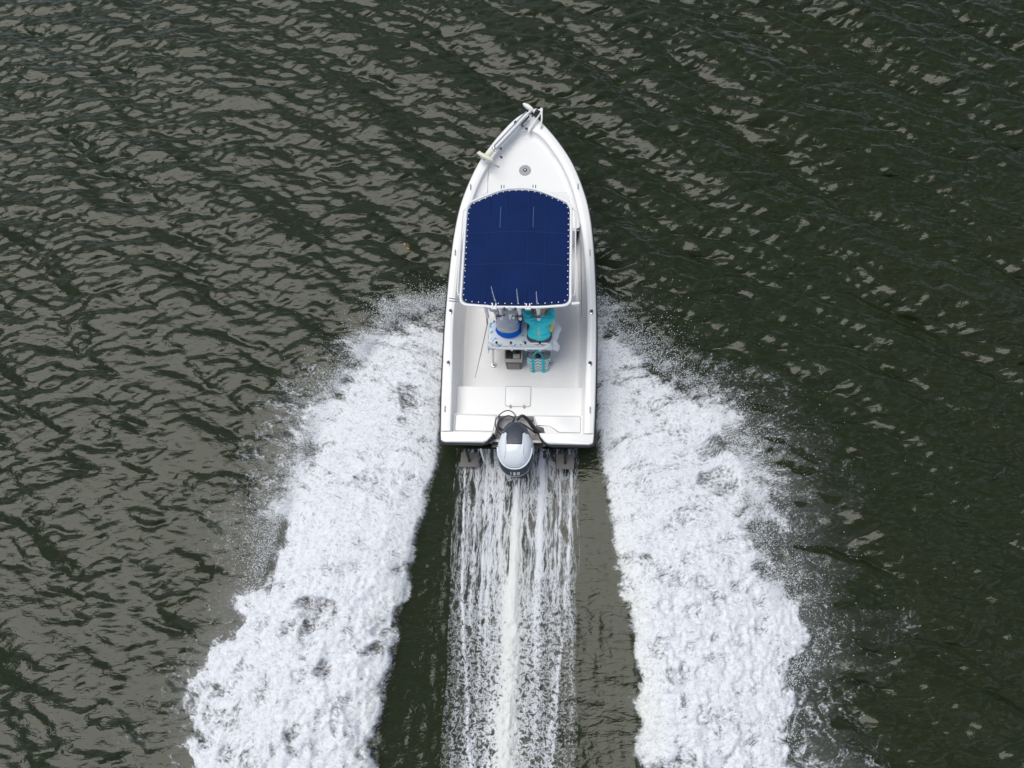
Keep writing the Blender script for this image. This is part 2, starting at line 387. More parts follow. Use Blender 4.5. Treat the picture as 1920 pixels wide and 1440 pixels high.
for OUT, sgn, side in ((LO, -1, 'left'), (RO, 1, 'right')):
    p_, r_ = spray_points(OUT, sgn, 17000)
    droplets('spray_droplets', p_, r_, 'fine white water droplets flying off the outer edge of the %s foam' % side)

# ================================================================== BOAT
BM = Matrix.Translation((0.115, 3.22, 0)) @ Matrix.Rotation(R(-2), 4, 'Z') @ Matrix.Rotation(R(3), 4, 'X') @ Matrix.Rotation(R(-3.5), 4, 'Y')

gel = mat('white_gelcoat', (0.83, 0.825, 0.82), 0.22, 0, 0.03, 1.5)
nonskid = mat('nonskid_deck', (0.76, 0.75, 0.745), 0.6, 0, 0.09, 2.5, 0.35, 220)
deckw = mat('deck_gelcoat', (0.80, 0.795, 0.79), 0.4, 0, 0.03, 2.0, 0.15, 180)
seam = mat('seam_grey', (0.30, 0.30, 0.31), 0.7)
rubber = mat('black_rubber', (0.018, 0.018, 0.022), 0.55, bump=0.2)
hullside = mat('hull_side_grey', (0.20, 0.21, 0.23), 0.3)
navy = mat('navy_canvas', (0.0025, 0.0165, 0.088), 0.85, 0, 0.30, 2.2, 0.5, 500, 0.2)
navy_seam = mat('navy_seam', (0.007, 0.028, 0.125), 0.75)
powder = mat('white_powder_coat', (0.84, 0.84, 0.86), 0.3)
steel = mat('stainless_steel', (0.62, 0.62, 0.64), 0.25, 0.9)
steel_d = mat('brushed_steel_plate', (0.17, 0.16, 0.15), 0.7, 0.1)
whitep = mat('white_plastic', (0.82, 0.82, 0.80), 0.35)
cream = mat('cream_plastic', (0.72, 0.71, 0.58), 0.4)
blackp = mat('black_plastic', (0.015, 0.015, 0.02), 0.4)
greyp = mat('grey_plastic', (0.33, 0.33, 0.35), 0.5)
dark_cowl = mat('dark_blue_grey_cowl', (0.045, 0.052, 0.075), 0.42, 0, 0.15, 12)
cowl_w = mat('pearl_white_cowl', (0.72, 0.76, 0.81), 0.16, 0, 0.02)
vinyl = mat('white_vinyl', (0.80, 0.80, 0.80), 0.45, bump=0.2, bscale=90)
skin = mat('skin', (0.50, 0.27, 0.18), 0.5, 0, 0.08, 20)

class Mesh:
    """collects geometry in boat coordinates; build() links it as one mesh object"""
    def __init__(s): s.bm = bmesh.new(); s.mi = 0
    def _face(s, vs, smooth=False):
        try: f = s.bm.faces.new(vs)
        except ValueError: return None
        f.material_index = s.mi; f.smooth = smooth; return f
    def prism(s, poly, z0, z1, bev=0.0, seg=2):
        b = [s.bm.verts.new((x, y, z0)) for x, y in poly]; tp = [s.bm.verts.new((x, y, z1)) for x, y in poly]
        n = len(poly); ft = s._face(tp); fb = s._face(b[::-1])
        for i in range(n): s._face((b[i], b[(i+1) % n], tp[(i+1) % n], tp[i]))
        if bev:
            bmesh.ops.bevel(s.bm, geom=list(ft.edges), offset=bev, segments=seg, affect='EDGES', profile=0.6)
        return s
    def box(s, c, d, bev=0.0, M=None, seg=2):
        r = bmesh.ops.create_cube(s.bm, size=1.0)
        vs = r['verts']; mm = Matrix.Translation(c) @ (M or Matrix()) @ Matrix.Diagonal((d[0], d[1], d[2], 1))
        bmesh.ops.transform(s.bm, matrix=mm, verts=vs)
        fs = {f for v in vs for f in v.link_faces}
        for f in fs: f.material_index = s.mi
        if bev:
            es = list({e for v in vs for e in v.link_edges})
            r2 = bmesh.ops.bevel(s.bm, geom=es, offset=bev, segments=seg, affect='EDGES', profile=0.5)
            for f in r2['faces']: f.material_index = s.mi; f.smooth = True
        return s
    def tube(s, pts, rad, seg=8, closed=False, caps=True):
        pts = [Vector(q) for q in pts]; n = len(pts)
        rads = rad if isinstance(rad, (list, tuple)) else [rad]*n
        rings = []; prev = None
        for i, q in enumerate(pts):
            a = pts[(i-1) % n] if (closed or i > 0) else q
            c = pts[(i+1) % n] if (closed or i < n-1) else q
            d = (c-a).normalized()
            if prev is None:
                u = d.orthogonal().normalized()
            else:
                u = (prev-d*prev.dot(d))
                u = u.normalized() if u.length > 1e-6 else d.orthogonal().normalized()
            prev = u; w = d.cross(u)
            rings.append([s.bm.verts.new(q+(u*math.cos(k*2*math.pi/seg)+w*math.sin(k*2*math.pi/seg))*rads[i]) for k in range(seg)])
        m = n if closed else n-1
        for i in range(m):
            A, B = rings[i], rings[(i+1) % n]
            for k in range(seg): s._face((A[k], A[(k+1) % seg], B[(k+1) % seg], B[k]), True)
        if caps and not closed: s._face(rings[0][::-1]); s._face(rings[-1])
        return s
    def loft(s, rows, closed=False, smooth=True, cap0=False, cap1=False):
        V = [[s.bm.verts.new(q) for q in r] for r in rows]
        for A, B in zip(V[:-1], V[1:]):
            n = len(A)
            for k in range(n if closed else n-1): s._face((A[k], A[(k+1) % n], B[(k+1) % n], B[k]), smooth)
        if cap0: s._face(V[0][::-1])
        if cap1: s._face(V[-1])
        return V
    def ball(s, c, r, u=12, v=8, M=None):
        if not isinstance(r, (tuple, list)): r = (r, r, r)
        q = bmesh.ops.create_uvsphere(s.bm, u_segments=u, v_segments=v, radius=1)
        bmesh.ops.transform(s.bm, matrix=Matrix.Translation(c) @ (M or Matrix()) @ Matrix.Diagonal((*r, 1)), verts=q['verts'])
        for f in {f for w in q['verts'] for f in w.link_faces}: f.smooth = True; f.material_index = s.mi
        return s
    def disc(s, c, r, h, seg=20, bev=0.0):
        return s.prism([(c[0]+r*math.cos(a*2*math.pi/seg), c[1]+r*math.sin(a*2*math.pi/seg)) for a in range(seg)], c[2], c[2]+h, bev, 1)
    def build(s, name, mats, parent=None, base=(0, 0, 0), sharp=34, recalc=True):
        if recalc: bmesh.ops.recalc_face_normals(s.bm, faces=s.bm.faces)
        lim = R(sharp)
        for e in s.bm.edges:
            if len(e.link_faces) == 2 and e.calc_face_angle(0) > lim: e.smooth = False
        for f in s.bm.faces: f.smooth = True
        if base != (0, 0, 0): bmesh.ops.translate(s.bm, vec=-Vector(base), verts=s.bm.verts)
        me = bpy.data.meshes.new(name); s.bm.to_mesh(me); s.bm.free()
        for m in (mats if isinstance(mats, (list, tuple)) else [mats]): me.materials.append(m)
        o = bpy.data.objects.new(name, me); COL.objects.link(o)
        if parent: o.parent = parent
        return o

def thing(name, label, cat, base=(0, 0, 0), group=None):
    o = bpy.data.objects.new(name, None); COL.objects.link(o); o.empty_display_size = 0.2
    o.matrix_world = BM @ Matrix.Translation(base)
    return tag(o, label, cat, group)

def catmull(pts, n):
    P = [Vector(p) for p in pts]; P = [P[0]*2-P[1]]+P+[P[-1]*2-P[-2]]
    out = []
    m = len(P)-3
    for i in range(n):
        f = i/(n-1)*m; k = min(int(f), m-1); u = f-k
        a, b_, c, d = P[k:k+4]
        out.append(0.5*((2*b_)+(c-a)*u+(2*a-5*b_+4*c-d)*u*u+(3*b_-a-3*c+d)*u**3))
    return out
def sheer(y): return 0.75+0.05*max(0, y)
def rounded(x0, x1, y0, y1, r, n=5):
    P = []
    for cx, cy, a0 in ((x1-r, y1-r, 0), (x0+r, y1-r, 90), (x0+r, y0+r, 180), (x1-r, y0+r, 270)):
        for k in range(n+1):
            a = R(a0+90*k/n); P.append((cx+r*math.cos(a), cy+r*math.sin(a)))
    return P

boat = thing('motorboat', 'white centre console motorboat with navy canopy speeding away over dark green water', 'motorboat')

outer_half = [(1.205, 0.17), (1.222, 0.6), (1.233, 1.1), (1.238, 2.0), (1.218, 2.78), (1.18, 3.46), (1.112, 4.01), (0.998, 4.46), (0.82, 4.93), (0.588, 5.33), (0.36, 5.64), (0.18, 5.84), (0.0, 5.97)]
inner_half = [(1.04, 0.17), (1.048, 0.6), (1.062, 1.1), (1.09, 2.0), (1.06, 2.78), (1.01, 3.46), (0.92, 4.01), (0.81, 4.46), (0.65, 4.86), (0.45, 5.2), (0.29, 5.42), (0.14, 5.54), (0.0, 5.575)]
NH = 61
oh = [Vector((q.x, q.y)) for q in catmull([(x, y, 0) for x, y in outer_half], NH)]
ih = [Vector((q.x, q.y)) for q in catmull([(x, y, 0) for x, y in inner_half], NH)]
def full(h): return [Vector((-q.x, q.y)) for q in h]+[q.copy() for q in h[-2::-1]]
OC, IC = full(oh), full(ih)

# hull shell
m = Mesh(); rows = []
stations = [0.0, 0.05]+[q.y for q in oh[::3]]
def halfbeam(y):
    if y <= 0.17: return 1.205-0.03*max(0, (0.06-y)/0.06)
    ys_ = [q.y for q in oh]; xs_ = [q.x for q in oh]
    return float(np.interp(y, ys_, xs_))
for y in stations:
    Bq = max(halfbeam(y)-0.012, 0.004); zg = sheer(y)-0.055
    f = max(0, (y-2.6)/3.37)
    zk = -0.16+ (zg-0.10+0.16)*f**3.2; zc = 0.06+(zg-0.08)*0.75*f**2.0
    cb = Bq*(0.86-0.42*f**1.4)
    zc = min(zc, zg-0.05); zk = min(zk, zc-0.03)
    half = [(Bq, zg), (Bq*0.985, zg-(zg-zc)*0.25), ((Bq+cb)/2, zg-(zg-zc)*0.62), (cb, zc+0.02), (cb-0.04*(1-f), zc), (cb*0.5, (zc+zk)/2-0.01), (0, zk)]
    yo = 0.24*(0.7-np.array([z for _, z in half]))*max(0, 1-y/0.9)
    L_ = [(x, y+o_, z) for (x, z), o_ in zip(half, yo)]
    rows.append([(-x, yy, z) for x, yy, z in L_]+L_[-2::-1])
m.loft(rows)
m.build('hull', gel, boat)
# transom face with the engine notch
m = Mesh()
zt = 0.69
outl = [(-1.19, zt), (-0.50, zt), (-0.38, 0.50), (0.42, 0.50), (0.52, zt), (1.19, zt), (1.175, 0.5), (1.10, 0.25), (1.0, 0.08), (0, -0.16), (-1.0, 0.08), (-1.10, 0.25), (-1.175, 0.5)]
a = [m.bm.verts.new((x, -0.004+0.24*(0.7-z), z)) for x, z in outl]; c = [m.bm.verts.new((x, 0.06+0.24*(0.7-z), z)) for x, z in outl]
m._face(a); m._face(c[::-1])
for i in range(len(outl)): m._face((a[i], c[i], c[(i+1) % len(outl)], a[(i+1) % len(outl)]))
m.build('transom', gel, boat)

# gunwale cap, rounded over both edges
m = Mesh(); rows = []
for a, c in zip(OC, IC):
    d = (c-a); L = d.length; d = d/L if L else Vector((0, 1)); zg = sheer(a.y); zi = sheer(c.y)
    r_ = []
    for off, dz in ((0, -0.06), (0.004, -0.02), (0.022, -0.003), (0.05, 0.0)):
        r_.append((a.x+d.x*off, a.y+d.y*off, zg+dz))
    r_.append(((a.x+c.x)/2, (a.y+c.y)/2, (zg+zi)/2+0.006))
    for off, dz in ((0.05, 0.0), (0.02, -0.003), (0.004, -0.018), (0, -0.06)):
        r_.append((c.x-d.x*off, c.y-d.y*off, zi+dz))
    rows.append(r_)
m.loft(rows)
m.build('gunwale', gel, boat)
# stern coaming in two halves, left and right of the engine well
for sg in (-1, 1):
    xi_ = 0.36 if sg < 0 else 0.34
    P = [(1.19, 0.03), (1.16, 0.005), (1.12, 0.0), (xi_+0.16, 0.0), (xi_+0.10, 0.03), (xi_+0.03, 0.11), (xi_+0.01, 0.168), (1.204, 0.168)]
    P = [(sg*x, y) for x, y in P]
    if sg < 0: P = P[::-1]
    m = Mesh(); m.prism(P[::-1] if sg > 0 else P[::-1], 0.64, 0.752, 0.022, 3); m.build('stern_coaming', gel, boat)
# rub rail
m = Mesh()
for side in (-1, 1):
    pass
path = [Vector((-0.36, 0.145, 0.665)), Vector((-0.40, 0.06, 0.665)), Vector((-0.47, 0.0, 0.672)), Vector((-0.56, -0.02, 0.675)), Vector((-1.13, -0.02, 0.68)), Vector((-1.195, 0.005, 0.682)), Vector((-1.212, 0.06, 0.685))]
path2 = [Vector((q.x+(0.004 if q.x > 0 else -0.004), q.y, sheer(q.y)-0.062)) for q in OC]
path3 = [Vector((-q.x, q.y, q.z)) for q in path[::-1]]
m.tube(path+path2+path3, 0.021, 8)
m.build('rub_rail', rubber, boat)

# inner liner wall
m = Mesh(); rows = []
for k, c in enumerate(IC):
    if k < 0: continue
    n_ = Vector((-c.x, 2.6-c.y if c.y > 2.6 else 0)); n_ = n_.normalized() if n_.length else n_
    q = lambda ins, z: (c.x+n_.x*ins, c.y+n_.y*ins, z)
    zi = sheer(c.y)
    rows.append([q(-0.001, zi-0.05), q(0.012, zi-0.12), q(0.03, 0.55), q(0.055, 0.42), q(0.075, 0.345), q(0.11, 0.306), q(0.17, 0.298)])
m.loft(rows); m.build('cockpit_liner', gel, boat)
m = Mesh(); m.prism([(-1.0, 0.95), (1.0, 0.95), (1.0, 3.3), (0.9, 3.95), (-0.9, 3.95), (-1.0, 3.3)], 0.24, 0.30); m.build('cockpit_sole', nonskid, boat)
m = Mesh(); m.disc((-0.005, 1.045, 0.301), 0.018, 0.004, 12); m.build('drain', blackp, boat)

# bow casting deck with coved edge
m = Mesh()
arc = [c for c in IC if c.y > 3.72]
arc = [Vector((arc[0].x, 3.72))]+arc+[Vector((arc[-1].x, 3.72))]
rings = []
for ins, dz in ((0.0, -0.035), (0.018, -0.068), (0.06, -0.090), (0.12, -0.098)):
    ring_ = []
    for c in arc:
        n_ = Vector((-c.x, 3.9-c.y if c.y > 3.9 else 0)); n_ = n_.normalized()
        zz = sheer(c.y)+dz
        ring_.append((c.x+n_.x*ins, c.y+n_.y*ins, zz))
    rings.append(ring_)
V = m.loft(rings)
last = V[-1]; N = len(last)
for k in range(N//2):
    A, B, C_, D = last[k], last[k+1], last[N-2-k], last[N-1-k]
    if len({A, B, C_, D}) == 4: m._face((A, B, C_, D))
    elif len({A, B, C_}) == 3: m._face((A, B, C_))
m.build('bow_deck', deckw, boat)
m = Mesh(); m.box((0, 3.70, 0.5475), (1.80, 0.04, 0.575), 0.01); m.build('bow_step', gel, boat)
def deckz(y): return sheer(y)-0.098
# hatch outline on the bow deck and round hatch
def lid(name, poly, z, lift=0.012, g=0.009, m2=gel, slope=0.0):
    cx = sum(p[0] for p in poly)/len(poly); cy = sum(p[1] for p in poly)/len(poly)
    def grow(d):
        out = []
        for x, y in poly:
            v = Vector((x-cx, y-cy)); out.append((x+math.copysign(d, v.x), y+math.copysign(d, v.y)))
        return out
    m = Mesh(); m.prism(grow(g), z+0.0005, z+0.0035)
    if slope:
        for v in m.bm.verts: v.co.z += slope*(v.co.y-cy)
    o1 = m.build('hatch_gasket', seam, None)
    m = Mesh(); m.prism(poly, z+0.001, z+lift, 0.006, 2)
    if slope:
        for v in m.bm.verts: v.co.z += slope*(v.co.y-cy)
    o2 = m.build(name, m2, boat); o1.parent = o2
    return o2
lid('bow_hatch', rounded(-0.72, 0.78, 3.80, 4.40, 0.08), deckz(4.10)+0.003, 0.010, 0.006, deckw, slope=0.05)
zb = deckz(4.84)
m = Mesh(); m.disc((0.0, 4.84, zb+0.001), 0.105, 0.010, 28, 0.004); rh = m.build('pedestal_base', greyp, boat)
for v in rh.data.vertices: v.co.z += 0.05*(v.co.y-4.84)
m = Mesh(); m.disc((0.0, 4.845, zb+0.012), 0.034, 0.006, 18, 0.002); m.build('socket_rim', blackp, rh)
m = Mesh(); m.disc((0.0, 4.845, zb+0.0185), 0.016, 0.003, 14); m.build('socket', steel, rh)
m = Mesh(); m.box((0.01, 5.60, sheer(5.6)+0.012), (0.045, 0.03, 0.02), 0.006); m.build('bow_light', blackp, boat)

# stern: platform, bench lockers, engine well
m = Mesh(); m.prism([(-1.035, 0.48), (1.035, 0.48), (1.035, 1.0), (-1.035, 1.0)], 0.25, 0.50, 0.018, 3); m.build('stern_platform', deckw, boat)
lo_ = lid('stern_hatch', [(-0.215, 0.998)]+[(-0.215, 0.70), (-0.20, 0.675), (-0.18, 0.665), (0.155, 0.665), (0.18, 0.675), (0.19, 0.70)]+[(0.19, 0.998)], 0.50, 0.009, 0.008, deckw)
for x in (-0.13, 0.09):
    m = Mesh(); m.ball((x, 0.66, 0.512), (0.022, 0.032, 0.006), 12, 6); m.build('hinge', greyp, boat)
m = Mesh(); m.prism([(-1.038, 0.17), (-0.36, 0.17), (-0.30, 0.50), (-1.038, 0.50)], 0.36, 0.62, 0.015, 3); m.build('stern_bench', deckw, boat)
m = Mesh(); m.prism([(1.038, 0.17), (1.038, 0.50), (0.245, 0.50), (0.285, 0.30), (0.43, 0.30), (0.43, 0.17)], 0.36, 0.62, 0.015, 3); m.build('stern_bench', deckw, boat)
m = Mesh(); m.prism([(-0.302, 0.475), (0.25, 0.475), (0.25, 0.50), (-0.302, 0.50)], 0.36, 0.605, 0.006); m.build('well_front', gel, boat)
lid('locker_lid', [(-0.98, 0.215), (-0.995, 0.235), (-0.995, 0.45), (-0.98, 0.472), (-0.345, 0.472), (-0.375, 0.30), (-0.385, 0.215)], 0.62, 0.010, 0.007, gel)
lid('locker_lid', [(0.98, 0.215), (0.995, 0.235), (0.995, 0.45), (0.98, 0.472), (0.27, 0.472), (0.31, 0.32), (0.52, 0.32), (0.66, 0.215)][::-1], 0.62, 0.010, 0.007, gel)
m = Mesh(); m.prism([(-0.37, 0.05), (0.44, 0.05), (0.44, 0.30), (0.30, 0.30), (0.26, 0.48), (-0.31, 0.48)], 0.33, 0.385, 0.0); m.build('engine_well', mat('well_grey', (0.45, 0.44, 0.43), 0.5, 0, 0.2, 6), boat)
m = Mesh(); m.box((0.0, 0.02, 0.505), (0.82, 0.09, 0.035), 0.008); m.build('transom_pad', blackp, boat)
m = Mesh(); m.box((0.30, 0.235, 0.40), (0.10, 0.03, 0.03), 0.01); m.build('well_drain', whitep, boat)

# gunwale fittings: flush rod holders, cleats, screws
for x, y in ((-1.155, 2.17), (-1.145, 1.28), (1.158, 2.18), (1.14, 1.30)):
    z = sheer(y)+0.006
    m = Mesh(); m.ball((x, y, z), (0.034, 0.05, 0.006), 14, 6); fl = m.build('rod_socket', steel, boat)
    m = Mesh(); m.ball((x, y+0.004, z+0.003), (0.021, 0.032, 0.006), 12, 6); m.build('socket_cap', blackp, fl)
for x, y in ((-0.925, 4.45), (0.92, 4.45), (-1.13, 3.22), (1.128, 3.22), (-1.15, 0.52), (1.14, 0.54)):
    z = sheer(y)+0.01
    m = Mesh()
    for dy in (-0.03, 0.03): m.disc((x, y+dy, z-0.004), 0.011, 0.016, 10, 0.003)
    m.tube([(x, y-0.055, z+0.018), (x, y+0.055, z+0.018)], 0.007, 6)
    m.build('cleat', steel, boat)
m = Mesh()
m.tube([(0.0, 5.90, 1.05), (0.12, 5.90, 1.13), (0.245, 5.90, 1.15)], 0.016, 8); m.tube([(0.26, 5.60, 1.06), (0.28, 5.72, 1.14), (0.275, 5.93, 1.16)], 0.016, 8)
m.tube([(0.04, 5.50, 1.04), (0.13, 5.66, 1.09), (0.27, 5.86, 1.15)], 0.016, 8); m.box((0.27, 5.90, 1.15), (0.05, 0.07, 0.03), 0.008)
m.build('anchor_bracket', whitep, boat)

# console under the canopy
m = Mesh()
m.loft([[(-0.42, 2.30, 0.29), (0.42, 2.30, 0.29), (0.42, 3.15, 0.29), (-0.42, 3.15, 0.29)], [(-0.42, 2.30, 1.10), (0.42, 2.30, 1.10), (0.40, 3.10, 1.10), (-0.40, 3.10, 1.10)], [(-0.40, 2.50, 1.32), (0.40, 2.50, 1.32), (0.38, 2.95, 1.32), (-0.38, 2.95, 1.32)]], closed=True, cap0=True, cap1=True)
con = m.build('console', gel, boat)
m = Mesh(); m.loft([[(-0.40, 2.72, 1.31), (-0.38, 2.96, 1.31), (0.38, 2.96, 1.31), (0.40, 2.72, 1.31)], [(-0.34, 2.62, 1.72), (-0.30, 2.78, 1.72), (0.30, 2.78, 1.72), (0.34, 2.62, 1.72)]]); m.build('windscreen', mat('tinted_acrylic', (0.06, 0.07, 0.08), 0.1), con)
m = Mesh(); m.tube([(-0.12+0.17*math.cos(k*math.pi/8), 2.24-0.02*math.sin(k*math.pi/8), 1.12+0.17*math.sin(k*math.pi/8)) for k in range(16)], 0.012, 8, closed=True)
m.tube([(-0.12, 2.32, 1.10), (-0.12, 2.24, 1.12)], 0.02, 8)
for k in range(3):
    a = k*2.094+0.5; m.tube([(-0.12, 2.24, 1.12), (-0.12+0.17*math.cos(a), 2.24, 1.12+0.17*math.sin(a))], 0.008, 6)
m.build('steering_wheel', steel, con)

# ------------------------------------------------------------------ canopy (T-top)
ttop = bpy.data.objects.new('canopy_top', None); COL.objects.link(ttop); ttop.parent = boat
def ttz(x, y): return 2.25+0.035*(1-(x/0.8)**2)*(1-0.0*y)
half = [(0.0, 1.625), (0.35, 1.63), (0.62, 1.655), (0.70, 1.665), (0.765, 1.70), (0.79, 1.77), (0.79, 1.95), (0.79, 2.6), (0.788, 3.15), (0.782, 3.25), (0.755, 3.32), (0.70, 3.37), (0.48, 3.475), (0.28, 3.555), (0.14, 3.583), (0.0, 3.59)]
hs_ = [Vector((q.x, q.y, 0)) for q in catmull([(x, y, 0) for x, y in half], 76)]
loop = hs_+[Vector((-q.x, q.y, 0)) for q in hs_[-2:0:-1]]
XO = 0.012
m = Mesh(); m.tube([(q.x+XO, q.y, 2.245+0.02*(1-(q.x/0.8)**2)) for q in loop], 0.0195, 10, closed=True)
for yy in (2.25, 2.95):
    m.tube([(-0.78+XO, yy, 2.235), (0.0+XO, yy, 2.262), (0.78+XO, yy, 2.235)], 0.018, 8)
for sg in (-1, 1):
    for y0_, y1_ in ((1.98, 2.32), (3.05, 3.1)):
        m.tube([(sg*0.66+XO, y0_, 2.235), (sg*0.60+XO, (y0_+y1_)/2, 1.9), (sg*0.47+XO, y1_, 1.1), (sg*0.47+XO, y1_, 0.30)], 0.022, 8)
    m.tube([(sg*0.66+XO, 1.98, 2.235), (sg*0.64+XO, 3.05, 2.22)], 0.018, 8)
m.build('frame', powder, ttop)
for sg in (-1, 1):
    m = Mesh(); x = sg*0.845+XO
    m.tube([(sg*0.80+XO, 3.30, 2.18), (x, 3.26, 2.17), (x+0.012*sg, 3.1, 2.16), (x+0.012*sg, 1.95, 2.16), (x, 1.86, 2.17), (sg*0.80+XO, 1.84, 2.2)], 0.011, 8)
    m.build('grab_rail', powder, ttop)
# canvas: inset from the tube, slightly slack
m = Mesh(); cen = Vector((0, 2.6, 0)); rings = []
K = 14
for k in range(K+1):
    f = k/K
    ring_ = []
    for q in loop:
        pz = cen+(q-cen)*(0.972*(1-f)+0.0*f)
        sag = 0.0
        ring_.append((pz.x+XO, pz.y, 2.262+0.035*(1-(pz.x/0.8)**2)*(0.4+0.6*min(1, f*3))-0.012*(1 if k == 0 else 0)+sag+0.004*math.sin(pz.x*9+pz.y*3)+0.003*math.sin(pz.x*4-pz.y*11)))
    rings.append(ring_)
V = m.loft(rings[:-1], closed=True); c0 = m.bm.verts.new((XO, 2.6, rings[-2][0][2]))
for k in range(len(loop)): m._face((V[-1][k], V[-1][(k+1) % len(loop)], c0), True)
canopy = m.build('canvas', navy, ttop, sharp=60)
def cz(x, y): return 2.262+0.035*(1-(x/0.8)**2)+0.004*math.sin(x*9+y*3)+0.003*math.sin(x*4-y*11)
def seamstrip(pts, w):
    m = Mesh(); L = []
    for (x, y) in pts: L.append((x, y))
    a, c = [], []
    for i, (x, y) in enumerate(L):
        d = Vector((L[min(i+1, len(L)-1)][0]-L[max(i-1, 0)][0], L[min(i+1, len(L)-1)][1]-L[max(i-1, 0)][1])).normalized(); n_ = Vector((-d.y, d.x))*w
        zz = cz(x, y)
        a.append((x+n_.x, y+n_.y, zz+0.0005)); c.append((x-n_.x, y-n_.y, zz+0.0005))
    mid_ = [(x, y, cz(x, y)+0.008) for x, y in L]
    m.loft([a, mid_, c]); return m
for yy, bow_ in ((2.28, 0.03), (2.80, 0.03)):
    pts = [(x/20*0.745+XO, yy+bow_*(1-(x/20)**2)) for x in range(-20, 21)]
    seamstrip(pts, 0.007).build('seam', navy_seam, ttop)
for xx in (-0.42, -0.16, 0.17, 0.42):
    pts = [(xx, 1.70+k*(1.72 if abs(xx) > 0.3 else 1.80)/20) for k in range(21)]
    seamstrip(pts, 0.005).build('seam', navy_seam, ttop)
for xx in (-0.25, 0.24):
    m = Mesh(); m.tube([(xx, 2.90, cz(xx, 2.9)-0.002), (xx, 3.06, cz(xx, 3.06)+0.004), (xx, 3.25, cz(xx, 3.25)-0.002)], 0.006, 6); m.build('crease', mat('chafed_canvas', (0.06, 0.10, 0.24), 0.9), ttop)
# white lacing dots round the edge
per = []; acc = 0
for i in range(len(loop)):
    a, c = loop[i], loop[(i+1) % len(loop)]; per.append((acc, a)); acc += (c-a).length
ns = 64; j = 0
m = Mesh(); m.ball((0, 0, 0), (0.009, 0.009, 0.006), 8, 5); s0 = m.build('lacing_button', whitep, ttop)
for k in range(ns):
    tgt = (k+0.5)/ns*acc
    while j+1 < len(per) and per[j+1][0] < tgt: j += 1
    a = per[j][1]; c = loop[(j+1) % len(loop)]
    q = a+(c-a)*((tgt-per[j][0])/max(1e-6, (c-a).length)); q = cen+(q-cen)*0.948
    o = s0 if k == 0 else s0.copy()
    if k: COL.objects.link(o); o.parent = ttop
    o.location = (q.x+XO, q.y, 2.262+0.035*(1-(q.x/0.8)**2)*0.5+0.002)
# rod holders, clamps and spreader light on the back edge
for x, y, tilt in ((-0.41, 1.625, 0.0), (-0.20, 1.60, 0), (0.075, 1.60, 0), (0.345, 1.60, 0), (0.0, 0, 0)):
    if y == 0: continue
    m = Mesh(); m.tube([(x, y+0.005, 2.22), (x+tilt, y-0.005, 2.10), (x+tilt, y-0.012, 1.93)], [0.026, 0.026, 0.026], 12, caps=False)
    m.tube([(x, y+0.005, 2.26), (x, y+0.005, 2.215)], [0.030, 0.030], 12)
    hld = m.build('rod_holder', powder, ttop)
    m = Mesh(); m.tube([(x, y+0.006, 2.275), (x, y+0.005, 2.245)], [0.022, 0.032], 12); m.build('holder_rim', greyp, hld)
for x in (-0.285, 0.20):
    m = Mesh(); m.box((x-0.025, 1.645, 2.27), (0.018, 0.06, 0.05), 0.004); m.box((x+0.025, 1.645, 2.27), (0.018, 0.06, 0.05), 0.004); m.box((x, 1.61, 2.25), (0.085, 0.03, 0.05), 0.006); m.build('clamp', whitep, ttop)
for x in (-0.14, 0.015):
    m = Mesh(); m.box((x, 1.605, 2.262), (0.035, 0.05, 0.04), 0.01); m.build('clamp', blackp, ttop)
m = Mesh(); m.box((-0.055, 1.63, 1.93), (0.085, 0.03, 0.17), 0.008); m.build('spreader_light', whitep, ttop)
m = Mesh(); m.box((-0.055, 1.613, 1.90), (0.012, 0.004, 0.07)); m.build('light_latch', blackp, ttop)
m = Mesh(); m.ball((-0.055, 1.60, 2.265), (0.04, 0.035, 0.02), 12, 8); m.build('light_knob', greyp, ttop)
for x in (-0.26, -0.22, 0.22, 0.26):
    m = Mesh(); m.tube([(x, 3.56, 2.25), (x, 3.63, 2.29)], 0.006, 6); m.build('webbing_end', blackp, ttop)
m = Mesh(); m.tube([(-0.80, 1.75, 2.24), (-0.95, 1.775, 2.24)], 0.009, 6); m.tube([(-0.80, 1.715, 2.24), (-0.95, 1.73, 2.24)], 0.009, 6); m.build('side_bracket', steel, ttop)
m = Mesh(); m.tube([(0.82, 1.705, 2.22), (0.93, 1.715, 2.22)], 0.021, 12); m.build('side_holder', powder, ttop)
# whip antenna hanging down from the corner holder
m = Mesh(); m.tube([(-0.41, 1.62, 2.1), (-0.43, 1.58, 1.75)], 0.013, 8); m.tube([(-0.43, 1.58, 1.75), (-0.60, 1.37, 1.0), (-0.745, 1.18, 0.40)], [0.008, 0.007, 0.004], 6); m.build('whip_antenna', greyp, ttop)

# ------------------------------------------------------------------ leaning post seat
seat = bpy.data.objects.new('leaning_post', None); COL.objects.link(seat); seat.parent = boat
m = Mesh(); m.box((0.035, 1.74, 0.90), (1.02, 0.40, 0.10), 0.035, seg=3); m.build('cushion', vinyl, seat)
m = Mesh(); m.box((0.035, 1.74, 0.835), (1.0, 0.38, 0.03), 0.006); m.build('seat_plate', gel, seat)
m = Mesh()
m.tube([(-0.455, 1.60, 0.93), (-0.458, 1.50, 1.18), (-0.455, 1.46, 1.235), (-0.41, 1.405, 1.25), (-0.32, 1.385, 1.25), (0.0, 1.385, 1.25), (0.38, 1.385, 1.25), (0.45, 1.41, 1.25), (0.49, 1.46, 1.24), (0.495, 1.52, 1.16), (0.495, 1.60, 0.93)], 0.0135, 8)
m.tube([(-0.44, 1.475, 1.235), (0.475, 1.475, 1.235)], 0.0135, 8)
m.build('back_rail', powder, seat)
